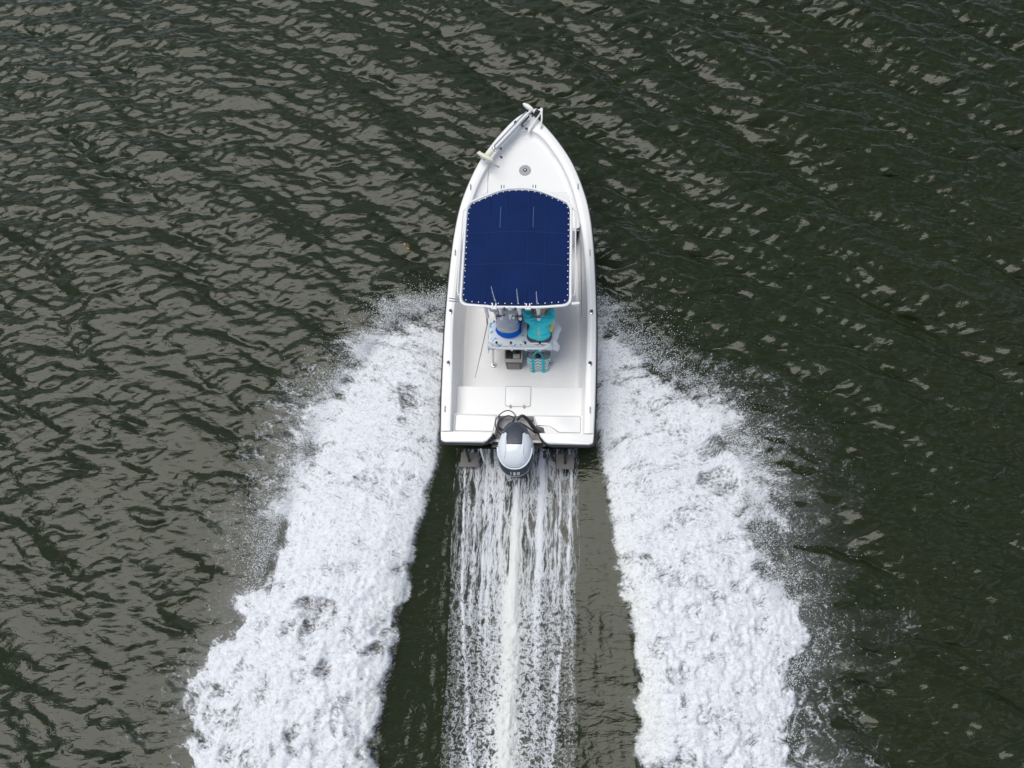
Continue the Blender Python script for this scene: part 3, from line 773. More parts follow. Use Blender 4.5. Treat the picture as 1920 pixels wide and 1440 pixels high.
for x, y0_ in ((-0.44, 1.47), (0.47, 1.52), (-0.44, 1.96), (0.47, 1.96)):
    m = Mesh(); m.tube([(x*0.97, y0_+0.05, 0.84), (x*1.05, y0_-0.03, 0.32)], 0.019, 8); m.disc((x*1.05, y0_-0.03, 0.302), 0.05, 0.014, 16, 0.005); m.build('leg', steel, seat)
for x in (-0.33, -0.105, 0.12, 0.345):
    m = Mesh(); m.tube([(x, 1.478, 1.245), (x, 1.452, 1.00)], 0.021, 10, caps=False); h_ = m.build('rod_holder', powder, seat)
    m = Mesh(); m.tube([(x, 1.482, 1.27), (x, 1.478, 1.235)], [0.014, 0.023], 10); m.build('holder_cap', blackp, h_)

# ------------------------------------------------------------------ outboard motor
ob = bpy.data.objects.new('outboard_motor', None); COL.objects.link(ob); ob.parent = boat
CY = -0.11
def outline(th, grow=1.0):
    c, s_ = math.cos(th), math.sin(th)
    w, lf, lb = 0.275*grow, 0.40*grow, 0.42*grow
    x = w*math.copysign(abs(c)**0.86, c)
    y = (lf if s_ > 0 else lb)*math.copysign(abs(s_)**(1.0 if s_ > 0 else 0.86), s_)
    if s_ > 0: x *= 1-0.22*s_
    return x, y
levels = [(0.70, 0.86, 0), (0.74, 0.95, 0), (0.79, 1.01, 0), (0.83, 1.03, 0), (0.90, 1.0, 0), (0.96, 0.97, 0), (0.985, 0.955, 0.0), (1.03, 0.935, 0.003), (1.06, 0.91, 0.005), (1.10, 0.85, 0.012), (1.145, 0.74, 0.02), (1.172, 0.58, 0.03), (1.186, 0.38, 0.035), (1.192, 0.18, 0.035)]
NS = 64
def cowl_pt(i, lv, push=0.0):
    z, g, sh = lv
    x, y = outline(2*math.pi*i/NS, g)
    yy = y+sh
    # the cowl falls towards the front, is highest two thirds back
    zz = z
    if z > 0.9: zz = 0.9+(z-0.9)*(1-0.25*max(0, yy/0.4)**1.5-0.18*max(0, -yy/0.45)**2)
    k = 1+push
    if y < 0 and z > 0.83: yy *= 1-0.14*min(1, (z-0.83)/0.17)
    return (x*k-0.003, yy*k+CY, zz+push*0.4)
m = Mesh(); rows = [[cowl_pt(i, lv) for i in range(NS)] for lv in levels]
V = m.loft(rows, closed=True, cap0=True, cap1=True)
m.bm.faces.ensure_lookup_table()
for f in m.bm.faces:
    c = f.calc_center_median(); yy = c.y-CY
    dark = c.z < 0.84 or yy > 0.17 or (yy < -0.10 and c.z < 1.0)
    f.material_index = 1 if dark else 0
m.build('cowling', [cowl_w, dark_cowl], ob, sharp=28)
# dark crown panel and front shroud, 3 mm proud of the white shell
m = Mesh(); NP = 24
def top_z(x, y):
    best = levels[-1][0]; pr = None
    lo_g = None
    for a_, b_ in zip(levels[8:-1], levels[9:]):
        pass
    # invert outline: effective growth of (x,y)
    def g_of(x, y, sh):
        yy = y-sh; lf = 0.40 if yy > 0 else 0.42
        xn = abs(x)/0.275; yn = abs(yy)/lf
        if yy > 0: xn = xn/(1-0.22*min(1, yn))
        return (xn**2.2+yn**2.1)**(1/2.15)
    prev_ = None
    for lv in levels[8:]:
        g = g_of(x, y, lv[2])
        if g >= lv[1]:
            if prev_ is None: z = lv[0]
            else:
                f = (prev_[1]-g)/max(1e-6, prev_[1]-lv[1]); z = prev_[0]+(lv[0]-prev_[0])*min(1, max(0, f))
            break
        prev_ = lv
    else: z = levels[-1][0]
    return 0.9+(z-0.9)*(1-0.25*max(0, y/0.4)**1.5-0.18*max(0, -y/0.45)**2)
def patch(fx, y0_, y1_, nx=17, ny=28, lift=0.006):
    rows = []
    for j in range(ny+1):
        y = y0_+(y1_-y0_)*j/ny; w = fx(y)
        rows.append([(w*(2*i/nx-1)-0.003, y+CY, top_z(w*(2*i/nx-1), y)+lift*(1 if 0 < i < nx and 0 < j < ny else -0.6)) for i in range(nx+1)])
    mm = Mesh(); mm.loft(rows); return mm
def pw(y):
    if y < 0.19: return 0.125-0.012*(0.19-y)
    f = (y-0.19)/0.19; return 0.125+(0.245*math.sqrt(max(0, 1-((y)/0.395)**2.0))-0.125)*min(1, f*4)
patch(pw, -0.02, 0.375).build('crown_panel', dark_cowl, ob, sharp=50)
# side wings and rear spoiler crease of the white shell
for sg in (-1, 1):
    m = Mesh()
    pts = [(sg*0.125, 0.16), (sg*0.135, 0.0), (sg*0.13, -0.12), (sg*0.15, -0.22)]
    pts = [(q.x, q.y) for q in catmull([(a_, b_, 0) for a_, b_ in pts], 16)]
    m.tube([(x-0.003, y+CY, top_z(x, y)+0.001) for x, y in pts], [0.004+0.010*math.sin(k/15*math.pi) for k in range(16)], 8); m.build('cowl_ridge', cowl_w, ob)
m = Mesh(); th = [math.pi*(1.02+0.96*k/40) for k in range(41)]
m.tube([(outline(a_, 0.955)[0]-0.003, outline(a_, 0.955)[1]*0.87+CY, 1.04-0.045*abs(math.sin(a_))**3) for a_ in th], 0.012, 8); m.build('rear_lip', cowl_w, ob)
m = Mesh(); m.tube([(outline(2*math.pi*k/NS, 1.034)[0]-0.003, outline(2*math.pi*k/NS, 1.034)[1]+CY, 0.83) for k in range(NS)], 0.0045, 6, closed=True); m.build('trim_line', greyp, ob)
m = Mesh(); m.loft([[cowl_pt(i, (z, g, 0)) for i in range(NS)] for z, g in ((0.52, 0.60), (0.60, 0.72), (0.70, 0.88))], closed=True, cap0=True)
m.box((0, -0.10, 0.25), (0.17, 0.30, 0.60), 0.05); m.box((0, -0.16, -0.12), (0.26, 0.46, 0.02), 0.008); m.tube([(0, -0.42, -0.42), (0, -0.3, -0.42), (0, 0.05, -0.42), (0, 0.16, -0.42)], [0.03, 0.06, 0.06, 0.015], 12); m.box((0, -0.1, -0.28), (0.05, 0.22, 0.3), 0.02)
m.build('midsection', dark_cowl, ob)
m = Mesh(); m.box((0, 0.10, 0.46), (0.30, 0.16, 0.20), 0.03); m.tube([(-0.36, 0.03, 0.535), (0.36, 0.03, 0.535)], 0.02, 8); m.build('mount_bracket', blackp, ob)
m = Mesh()
for k in range(3):
    a_ = k*2.094; q = Matrix.Rotation(a_, 4, 'Y') @ Matrix.Translation((0, 0, 0.10)) @ Matrix.Rotation(0.5, 4, 'Z')
    m.ball(Vector((0, -0.40, -0.42))+(q @ Vector((0, 0, 0))), (0.06, 0.012, 0.09), 10, 6, Matrix.Rotation(a_, 4, 'Y') @ Matrix.Rotation(0.5, 4, 'Z'))
m.build('propeller', steel, ob)
# number on the rear band, one raised digit each
for ch, dx in (('1', -0.055), ('5', 0.0), ('0', 0.058)):
    tcu = bpy.data.curves.new('digit', 'FONT'); tcu.body = ch; tcu.size = 0.085; tcu.extrude = 0.002; tcu.align_x = 'CENTER'; tcu.align_y = 'CENTER'
    to = bpy.data.objects.new('digit', tcu); COL.objects.link(to)
    bpy.context.view_layer.update()
    dme = bpy.data.meshes.new_from_object(to.evaluated_get(bpy.context.evaluated_depsgraph_get())); bpy.data.objects.remove(to)
    num = bpy.data.objects.new('digit', dme); COL.objects.link(num); num.parent = ob
    dme.materials.clear(); dme.materials.append(powder)
    for v in dme.vertices:
        x = v.co.x*1.15+dx; zz = 0.888+v.co.y*0.9
        g_ = 1.03+(1.0-1.03)*(zz-0.83)/0.07 if zz < 0.90 else 1.0+(0.97-1.0)*(zz-0.90)/0.06
        v.co = Vector((x-0.003, CY-0.42*g_*(1-0.14*(zz-0.83)/0.17)*(1-(abs(x)/(0.275*g_))**2.25)**0.43-0.006-v.co.z, zz))
# cables into the well
cab = [[(-0.07, 0.30, 0.86), (-0.02, 0.40, 0.90), (-0.12, 0.49, 0.86), (-0.24, 0.47, 0.80), (-0.335, 0.36, 0.76), (-0.33, 0.24, 0.70), (-0.24, 0.14, 0.64)],
       [(-0.07, 0.28, 0.84), (-0.04, 0.36, 0.86), (-0.14, 0.42, 0.82), (-0.26, 0.37, 0.75), (-0.305, 0.27, 0.70), (-0.22, 0.18, 0.62)]]
for c_ in cab:
    m = Mesh(); m.tube(catmull(c_, 40), 0.0085, 8); m.build('cable', blackp, ob)
m = Mesh(); m.tube(catmull([(0.0, 0.34, 0.84), (0.08, 0.41, 0.86), (0.17, 0.36, 0.82), (0.25, 0.27, 0.74), (0.33, 0.19, 0.70), (0.43, 0.14, 0.67)], 30), [0.020+0.012*min(1, k/18) for k in range(30)], 10); m.build('rigging_tube', rubber, ob)
m = Mesh(); m.tube(catmull([(0.06, 0.30, 0.83), (0.13, 0.27, 0.80), (0.22, 0.22, 0.74), (0.30, 0.17, 0.68)], 20), 0.013, 8); m.tube([(0.22, 0.30, 0.77), (0.245, 0.36, 0.80)], 0.012, 8); m.build('fuel_hose', blackp, ob)
m = Mesh(); m.tube([(-0.20, 0.2, 0.72), (-0.30, 0.26, 0.69)], 0.016, 8); m.build('hose_clip', blackp, ob)

# trim tabs, pick-up tube and transducer on the transom
for x in (-0.815, 0.765):
    m = Mesh(); m.box((x, -0.13, 0.03), (0.29, 0.25, 0.008), 0.002, Matrix.Rotation(R(-5), 4, 'X')); tb = m.build('trim_tab', steel_d, boat)
    m = Mesh(); m.tube([(x-0.02*(1 if x < 0 else -1), -0.03, 0.32), (x-0.005, -0.09, 0.20), (x, -0.14, 0.07)], [0.028, 0.024, 0.014], 8); m.ball((x, -0.15, 0.06), 0.026, 8, 6); m.build('actuator', blackp, tb)
m = Mesh(); m.tube([(-0.60, -0.02, 0.35), (-0.565, -0.16, 0.10)], [0.02, 0.013], 8); m.build('pickup_tube', whitep, boat)
m = Mesh(); m.box((0.43, -0.04, 0.22), (0.05, 0.05, 0.13), 0.01); m.box((0.43, -0.055, 0.10), (0.06, 0.08, 0.07), 0.015); m.build('transducer', blackp, boat)
m = Mesh(); m.tube(catmull([(0.36, -0.02, 0.5), (0.37, -0.03, 0.40), (0.41, -0.03, 0.30)], 10), 0.006, 6); m.build('transducer_cable', blackp, boat)

# ------------------------------------------------------------------ trolling motor stowed on the left bow rail
tm = bpy.data.objects.new('trolling_motor', None); COL.objects.link(tm); tm.parent = boat
A_ = Vector((0.10, 5.90, 1.17)); B_ = Vector((-0.63, 4.97, 1.15)); D_ = (B_-A_).normalized(); N_ = Vector((D_.y, -D_.x, 0))
if N_.x > 0: N_ = -N_          # N_ points outboard
m = Mesh(); m.tube([A_+D_*0.02, A_+D_*1.02], 0.017, 10); m.build('shaft', powder, tm)
m = Mesh()
for off, z in ((0.045, 0.0), (-0.03, -0.03)):
    m.tube([A_+D_*0.10+N_*off+Vector((0, 0, z)), A_+D_*0.98+N_*off+Vector((0, 0, z))], 0.013, 8)
m.build('mount_rail', steel, tm)
m = Mesh(); MR = Matrix.Rotation(math.atan2(D_.y, D_.x), 4, 'Z')
m.box(A_+D_*0.55+N_*0.01+Vector((0, 0, -0.06)), (0.80, 0.10, 0.03), 0.01, MR); m.build('mount_plate', powder, tm)
m = Mesh(); m.box(A_+D_*0.24-N_*0.055, (0.20, 0.022, 0.04), 0.006, MR); m.box(A_+D_*0.36-N_*0.085, (0.03, 0.05, 0.03), 0.006, MR); m.build('latch_bar', blackp, tm)
m = Mesh(); m.box(A_+D_*0.93-N_*0.075+Vector((0, 0, -0.02)), (0.035, 0.035, 0.05), 0.01, MR); m.box(A_+D_*1.04-N_*0.17+Vector((0, 0, -0.06)), (0.03, 0.05, 0.03), 0.006, MR); m.box(A_+D_*0.38+N_*0.06, (0.05, 0.03, 0.04), 0.006, MR); m.build('clamp_knob', blackp, tm)
m = Mesh(); hc = A_+D_*0.0+N_*0.06; MH = Matrix.Rotation(math.atan2(N_.y, N_.x), 4, 'Z')
m.ball(hc+N_*0.02, (0.125, 0.042, 0.045), 20, 12, MH); m.ball(hc-N_*0.13+D_*-0.01, (0.05, 0.035, 0.035), 12, 8, MR); m.build('control_head', whitep, tm)
m = Mesh(); m.ball(A_-N_*0.10-D_*0.01, (0.045, 0.05, 0.04), 10, 8, MR); m.tube([A_-N_*0.09, A_-N_*0.10+D_*0.12], 0.012, 6); m.build('tilt_hinge', blackp, tm)
m = Mesh(); m.ball(A_+D_*1.02, (0.045, 0.045, 0.045), 10, 8, MR); m.tube([A_+D_*0.98+N_*0.05, A_+D_*1.03-N_*0.05], 0.02, 8); m.build('collar', steel, tm)
pc = A_+D_*1.23
MP = Matrix.Rotation(math.atan2(N_.y, N_.x)+0.12, 4, 'Z')
m = Mesh(); m.tube([A_+D_*1.04, A_+D_*1.2], [0.03, 0.045], 10); m.build('lower_strut', cream, tm)
m = Mesh(); m.ball(pc+N_*0.02, (0.175, 0.045, 0.045), 24, 12, MP); m.box(pc+N_*0.155+D_*0.0, (0.05, 0.06, 0.04), 0.015, MP); m.build('motor_pod', cream, tm)
for q, L_ in ((pc-N_*0.23+D_*0.02, 0.15), (pc+D_*0.055+N_*0.03, 0.10)):
    m = Mesh(); m.box(q, (L_, 0.022, 0.03), 0.006, MP); m.build('propeller_blade', greyp, tm)
m = Mesh(); m.tube(catmull([A_+D_*1.27-N_*0.10+Vector((0, 0, -0.05)), Vector((-0.64, 4.80, deckz(4.8)+0.05)), Vector((-0.645, 4.6, deckz(4.6)+0.006)), Vector((-0.64, 4.38, deckz(4.38)+0.006))], 16), 0.005, 6); m.build('pull_cord', greyp, tm)

# ================================================================== THINGS ABOARD
def fishing_rod(base, tip, reel_side, label, group, gimbal=0.32, rc=(0.10, 0.035, 0.045)):
    base = Vector(base); tip = Vector(tip)
    t = thing('fishing_rod', label, 'fishing rod', tuple(base), group)
    d = (tip-base).normalized(); L = (tip-base).length
    B0 = tuple(base)
    up = Vector((0, 0, 1)); sd = d.cross(Vector((0, 1, 0))); sd = sd.normalized() if sd.length > 1e-3 else Vector((1, 0, 0))
    bk = Vector((0, -1, 0)); bk = (bk-d*bk.dot(d)).normalized()
    n = 14
    m = Mesh(); pts = [base+d*(0.35+(L-0.35)*k/n)+Vector((0, 0.04, -0.03))*((k/n)**3) for k in range(n+1)]
    m.tube(pts, [0.008*(1-k/n)+0.0035 for k in range(n+1)], 6); m.build('blank', mat('rod_blank_grey', (0.50, 0.53, 0.60), 0.35), t, B0)
    m = Mesh(); m.tube([base, base+d*0.2, base+d*0.38], [0.014, 0.015, 0.011], 10); m.build('grip', blackp, t, B0)
    rcen = base+d*0.17+bk*0.07
    m = Mesh(); m.tube([rcen-sd*0.035, rcen-sd*0.028, rcen+sd*0.028, rcen+sd*0.035], [0.024, 0.019, 0.019, 0.024], 14); m.tube([rcen, base+d*0.17], 0.012, 8); rl = m.build('reel', mat('reel_red', rc, 0.3, 0.5), t, B0)
    m = Mesh(); e0 = rcen+sd*0.04*reel_side; e1 = e0+sd*0.05*reel_side+d*0.03
    m.tube([rcen, e0, e1+bk*0.02], 0.006, 6); m.ball(e1+bk*0.02, 0.014, 8, 6); m.build('handle', blackp, rl, B0)
    for f in (0.35, 0.55, 0.75, 0.92):
        c = base+d*(0.35+(L-0.35)*f)+bk*0.014+Vector((0, 0.04, -0.03))*(f**3); r_ = 0.013*(1-f)+0.004
        m = Mesh(); m.tube([c+sd*r_*math.cos(a*math.pi/4)+bk*r_*math.sin(a*math.pi/4) for a in range(8)], 0.0018, 5, closed=True); m.build('guide', steel, t, B0)
    return t
GR = 'fishing rods standing in the canopy rod holders'
fishing_rod((-0.20, 1.585, 1.90), (-0.315, 1.79, 2.55), -1, 'leftmost upright fishing rod, leaning left behind the navy canopy, behind the man in grey', GR)
fishing_rod((0.075, 1.585, 1.90), (0.045, 1.77, 2.52), 1, 'middle upright fishing rod behind the navy canopy, between the two seated people', GR)
fishing_rod((0.345, 1.585, 1.90), (0.32, 1.74, 2.50), 1, 'rightmost upright fishing rod behind the navy canopy, above the person in turquoise', GR)
# rod stowed under the right gunwale
B0 = (0.965, 4.05, 0.66)
t = thing('fishing_rod', 'fishing rod with brown cork handle stowed flat along the right gunwale', 'fishing rod', B0)
m = Mesh(); m.tube([(0.963, 4.06, 0.72), (0.966, 3.86, 0.72)], [0.019, 0.016], 10); m.build('cork_handle', mat('dark_cork', (0.16, 0.09, 0.06), 0.8), t, B0)
m = Mesh(); m.tube([(0.966, 3.86, 0.72), (0.985, 3.3, 0.72), (1.0, 2.6, 0.66), (1.0, 2.2, 0.62)], [0.010, 0.009, 0.006, 0.004], 8); m.build('blank', greyp, t, B0)
m = Mesh(); m.tube([(0.93, 3.80, 0.72), (0.93, 3.76, 0.72)], 0.03, 12); m.tube([(0.93, 3.78, 0.72), (0.966, 3.78, 0.72)], 0.01, 6); m.build('reel', steel, t, B0)

# towel over the seat
tw_m, tt, pp = principled('towel_print')
tc = tt.nodes.new('ShaderNodeTexCoord')
n_ = noise_n(tt, tc.outputs['Object'], 7.0, 1, 0.4, 1.5)
f_ = ramp_n(tt, n_, 0.58, 0.63)
n2_ = noise_n(tt, tc.outputs['Object'], 4.0, 1, 0.4, 0.5)
mxa = node(tt, 'ShaderNodeMix', data_type='RGBA'); mxa.inputs['A'].default_value = (0.88, 0.89, 0.92, 1); mxa.inputs['B'].default_value = (0.10, 0.50, 0.66, 1)
sep = tt.nodes.new('ShaderNodeSeparateXYZ'); tt.links.new(tc.outputs['Object'], sep.inputs[0])
left = ramp_n(tt, sep.outputs[0], 0.25, 0.05)
tt.links.new(math_n(tt, 'MULTIPLY', f_, left), mxa.inputs['Factor']); tt.links.new(mxa.outputs['Result'], pp.inputs['Base Color'])
pp.inputs['Roughness'].default_value = 0.95; pp.inputs['Specular IOR Level'].default_value = 0.1
bb = node(tt, 'ShaderNodeBump', Strength=0.4, Distance=0.003); tt.links.new(noise_n(tt, tc.outputs['Object'], 250, 2), bb.inputs['Height']); tt.links.new(bb.outputs[0], pp.inputs['Normal'])
def drape(x0, x1, y0, y1, name, mt, label, cat, ztop, over_l=0.0, over_b=0.0, seed=1, nx=60, ny=34, drop_x0=-0.475, drop_y0=1.545):
    rows = []
    for j in range(ny+1):
        r_ = []
        for i in range(nx+1):
            x = x0+(x1-x0)*i/nx; y = y0+(y1-y0)*j/ny
            z = ztop+0.016*float(fbm(np.array(x*7.+seed), np.array(y*7.), 3, seed))
            if x < drop_x0: z -= (drop_x0-x)*2.2; x = drop_x0-(drop_x0-x)*0.45
            if y < drop_y0: z -= (drop_y0-y)*2.5; y = drop_y0-(drop_y0-y)*0.35
            r_.append((x, y, z))
        rows.append(r_)
    base = ((x0+x1)/2, (y0+y1)/2, ztop)
    m = Mesh(); m.loft(rows)
    o = m.build(name, mt, None, base, sharp=80); o.matrix_world = BM @ Matrix.Translation(base)
    so = o.modifiers.new('thickness', 'SOLIDIFY'); so.thickness = 0.006; so.offset = 1
    tag(o, label, cat); return o
drape(-0.56, 0.53, 1.49, 1.95, 'beach_towel', tw_m, 'white beach towel with turquoise swirls spread over the helm seat', 'towel', 0.953)
# white towel bundle hanging off the right end
m = Mesh(); rows = []
for k in range(15):
    f = k/14; y = 1.93-0.42*f; x = 0.555+0.035*math.sin(f*8); zc_ = 0.96-0.10*f
    w = 0.045+0.05*math.sin(math.pi*f)**0.6*(0.7+0.5*math.sin(f*9)**2)
    rows.append([(x+w*math.cos(a*math.pi/6), y+0.01*math.sin(a), zc_+0.05*math.sin(a*math.pi/6)*(1+0.2*math.sin(a*3+k))) for a in range(12)])
m.loft(rows, closed=True, cap0=True, cap1=True)
o = m.build('white_towel', mat('white_terry', (0.80, 0.81, 0.86), 0.95, bump=0.5, bscale=150), None, (0.56, 1.7, 0.9), sharp=80); o.matrix_world = BM @ Matrix.Translation((0.56, 1.7, 0.9)); tag(o, 'plain white towel bunched over the right end of the helm seat', 'towel')
m = Mesh()
m.box((0.50, 1.86, 1.06), (0.10, 0.26, 0.22), 0.045, Matrix.Rotation(R(-12), 4, 'Z'), 3)
o = m.build('yellow_cushion', mat('yellow_fabric', (0.80, 0.72, 0.32), 0.9, bump=0.3, bscale=80), None, (0.5, 1.86, 0.95), sharp=80); o.matrix_world = BM @ Matrix.Translation((0.5, 1.86, 0.95)); tag(o, 'pale yellow cushion wedged at the right side of the person in turquoise', 'cushion')

# tackle box
B0 = (-0.11, 1.55, 0.30)
t = thing('tackle_box', 'grey brown ribbed plastic tackle box on the deck behind the helm seat', 'tackle box', B0)
taupe = mat('taupe_plastic', (0.15, 0.128, 0.115), 0.5, 0, 0.1); taupe_l = mat('pale_taupe_plastic', (0.40, 0.375, 0.34), 0.5)
dk = mat('dark_contents', (0.03, 0.025, 0.025), 0.6, 0, 0.4, 40)
m = Mesh(); m.loft([[(-0.225, 1.37, 0.302), (0.01, 1.375, 0.302), (0.01, 1.72, 0.302), (-0.225, 1.72, 0.302)], [(-0.245, 1.415, 0.55), (0.03, 1.42, 0.55), (0.03, 1.73, 0.55), (-0.245, 1.73, 0.55)]], closed=True, cap0=True, cap1=True); m.build('body', taupe, t, B0)
m = Mesh(); m.box((-0.107, 1.425, 0.575), (0.30, 0.055, 0.045), 0.01); m.build('rim', taupe_l, t, B0)
for x in (-0.245, 0.03):
    m = Mesh(); m.box((x, 1.59, 0.575), (0.022, 0.28, 0.045), 0.006); m.build('rim', taupe_l, t, B0)
m = Mesh(); m.box((-0.18, 1.585, 0.558), (0.10, 0.26, 0.012), 0.002); m.build('compartment', dk, t, B0)
m = Mesh()
for k in range(4):
    for j in range(2): m.box((-0.205+j*0.05, 1.50+k*0.055, 0.572), (0.036, 0.036, 0.02), 0.006)
m.build('sinker', blackp, t, B0)
m = Mesh(); m.box((-0.055, 1.50, 0.575), (0.115, 0.085, 0.035), 0.008); m.build('tray', taupe_l, t, B0)
m = Mesh(); m.box((-0.045, 1.60, 0.585), (0.07, 0.09, 0.05), 0.012); m.box((-0.055, 1.68, 0.575), (0.05, 0.05, 0.04), 0.01); m.build('lure_case', blackp, t, B0)
for k in range(5):
    z = 0.335+k*0.038; y = 1.37+0.045*(z-0.302)/0.25
    m = Mesh(); m.box((-0.108, y-0.006, z), (0.19, 0.012, 0.012), 0.003); m.build('rib', taupe_l, t, B0)

# tote bag
B0 = (0.30, 1.44, 0.30)
bg_m, tt, pp = principled('chevron_fabric')
tc = tt.nodes.new('ShaderNodeTexCoord'); sep = tt.nodes.new('ShaderNodeSeparateXYZ'); tt.links.new(tc.outputs['Object'], sep.inputs[0])
zig = math_n(tt, 'PINGPONG', sep.outputs[0], 0.04)
ph = math_n(tt, 'FRACT', math_n(tt, 'MULTIPLY', math_n(tt, 'ADD', math_n(tt, 'SUBTRACT', sep.outputs[2], math_n(tt, 'MULTIPLY', sep.outputs[1], 0.3)), zig), 15.0))
msk = math_n(tt, 'LESS_THAN', ph, 0.45)
n_ = noise_n(tt, tc.outputs['Object'], 9, 2); tealn = ramp_n(tt, n_, 0.45, 0.55)
mc = node(tt, 'ShaderNodeMix', data_type='RGBA'); mc.inputs['A'].default_value = (0.32, 0.42, 0.45, 1); mc.inputs['B'].default_value = (0.02, 0.45, 0.50, 1); tt.links.new(tealn, mc.inputs['Factor'])
mxa = node(tt, 'ShaderNodeMix', data_type='RGBA'); mxa.inputs['A'].default_value = (0.74, 0.76, 0.76, 1); tt.links.new(mc.outputs['Result'], mxa.inputs['B'])
tt.links.new(msk, mxa.inputs['Factor']); tt.links.new(mxa.outputs['Result'], pp.inputs['Base Color']); pp.inputs['Roughness'].default_value = 0.8
teal = mat('teal_webbing', (0.04, 0.56, 0.62), 0.8, 0, 0.1)
t = thing('tote_bag', 'turquoise and white chevron tote bag standing on the deck behind the helm seat', 'bag', B0)
def bagp(u, z):   # rounded rectangle footprint, leaning and slouched
    f = (z-0.302)/0.38; w = 0.165+0.03*f; d = 0.075+0.012*f
    c, s_ = math.cos(u), math.sin(u)
    x = w*math.copysign(abs(c)**0.45, c); y = d*math.copysign(abs(s_)**0.55, s_)
    return (0.30+x+0.01*math.sin(z*22), 1.40+y+0.10*f+0.008*math.sin(u*3+z*20), z-0.02*f*abs(c)**2)
m = Mesh(); rows = [[bagp(2*math.pi*k/40, 0.302+0.38*j/10) for k in range(40)] for j in range(11)]
m.loft(rows, closed=True, cap0=True); m.build('bag_body', bg_m, t, B0, sharp=80)
m = Mesh(); m.loft([[bagp(2*math.pi*k/40, z) for k in range(40)] for z in (0.672, 0.70)], closed=True)
m.build('bag_rim', teal, t, B0, sharp=80)
m = Mesh(); m.loft([[(0.30+(bagp(2*math.pi*k/40, 0.62)[0]-0.30)*0.96, 1.485+(bagp(2*math.pi*k/40, 0.62)[1]-1.485)*0.9, 0.62) for k in range(40)]], closed=True, cap0=True); m.build('bag_lining', mat('grey_lining', (0.25, 0.28, 0.32), 0.9), t, B0)
m = Mesh(); m.box((0.30, 1.49, 0.64), (0.09, 0.06, 0.05), 0.02); m.build('bag_contents', blackp, t, B0)
for x in (0.215, 0.385):
    m = Mesh(); rows = []
    for j in range(9):
        z = 0.304+0.385*j/8; f = (z-0.302)/0.38
        yb = 1.40-(0.075+0.012*f)-0.004+0.10*f
        rows.append([(x-0.02, yb, z), (x, yb-0.004, z), (x+0.02, yb, z)])
    m.loft(rows); o = m.build('strap', teal, t, B0); so = o.modifiers.new('thickness', 'SOLIDIFY'); so.thickness = 0.004
for dy, zz in ((-0.06, 0.86), (0.09, 0.92)):
    m = Mesh(); pts = catmull([(0.215, 1.49+dy, 0.68), (0.235, 1.50+dy*0.9, zz-0.06), (0.30, 1.52+dy*0.6, zz), (0.365, 1.50+dy*0.9, zz-0.06), (0.385, 1.49+dy, 0.68)], 24)
    m.loft([[q+Vector((-0.0, -0.012, 0.004)) for q in pts], [q+Vector((0, 0.0, 0.0)) for q in pts], [q+Vector((0, 0.012, 0.004)) for q in pts]]); o = m.build('handle', teal, t, B0); so = o.modifiers.new('thickness', 'SOLIDIFY'); so.thickness = 0.004

# ------------------------------------------------------------------ PEOPLE
def organic(name, parts, mats, parent, base, voxel=0.011, smooth=6, extra=None, wrinkle=0.0):
    """tapered limbs and ellipsoids fused by a voxel remesh into one continuous skin"""
    m = Mesh()
    for p in parts:
        if p[0] == 'c':
            pts, rd = p[1], p[2]
            m.tube(pts, list(rd), 14)
            for q, r_ in zip(pts, rd): m.ball(q, r_*0.99, 14, 10)
        else: m.ball(p[1], p[2], 20, 14, p[3] if len(p) > 3 else None)
    o = m.build('tmp_'+name, mats[0], None, base)
    md = o.modifiers.new('r', 'REMESH'); md.mode = 'VOXEL'; md.voxel_size = voxel; md.use_smooth_shade = True
    sm = o.modifiers.new('s', 'SMOOTH'); sm.iterations = smooth; sm.factor = 0.5
    bpy.context.view_layer.update()
    dg = bpy.context.evaluated_depsgraph_get()
    me = bpy.data.meshes.new_from_object(o.evaluated_get(dg), depsgraph=dg)
    bpy.data.objects.remove(o)
    if wrinkle:
        n = len(me.vertices); co = np.empty(n*3, np.float32); me.vertices.foreach_get('co', co); co = co.reshape(-1, 3)
        no = np.empty(n*3, np.float32); me.vertex_normals.foreach_get('vector', no); no = no.reshape(-1, 3)
        w = (1-np.abs(2*fbm(co[:, 0]*5+co[:, 2]*3, co[:, 1]*16+co[:, 2]*16, 3, 77)-1))
        co = co+no*((w-0.6)*wrinkle)[:, None]; me.vertices.foreach_set('co', co.astype(np.float32).ravel())
    me.materials.clear()
    for q in mats: me.materials.append(q)
    me.name = name
    for p_ in me.polygons: p_.use_smooth = True
    ob_ = bpy.data.objects.new(name, me); COL.objects.link(ob_); ob_.parent = parent
    return ob_

def hand_parts(w, d, sgn):
    w = Vector(w); d = Vector(d).normalized(); s_ = Vector((sgn, 0, 0)); s_ = (s_-d*s_.dot(d)).normalized(); n_ = Vector((0, 0, -1))
    P = [('c', [w, w+d*0.045, w+d*0.09], (0.026, 0.032, 0.03))]
    for k, L in enumerate((0.072, 0.080, 0.074, 0.058)):
        b0 = w+d*0.09+s_*(0.034-0.0225*k); b1 = b0+d*L*0.5+n_*0.012; b2 = b1+d*L*0.3+n_*0.032
        P.append(('c', [b0-d*0.02, b0, b1, b2], (0.0095, 0.0095, 0.009, 0.0075)))
    t0 = w+d*0.03+s_*0.03; P.append(('c', [t0, t0+s_*0.03+d*0.025, t0+s_*0.035+d*0.06+n_*0.015], (0.012, 0.011, 0.009)))
    return P

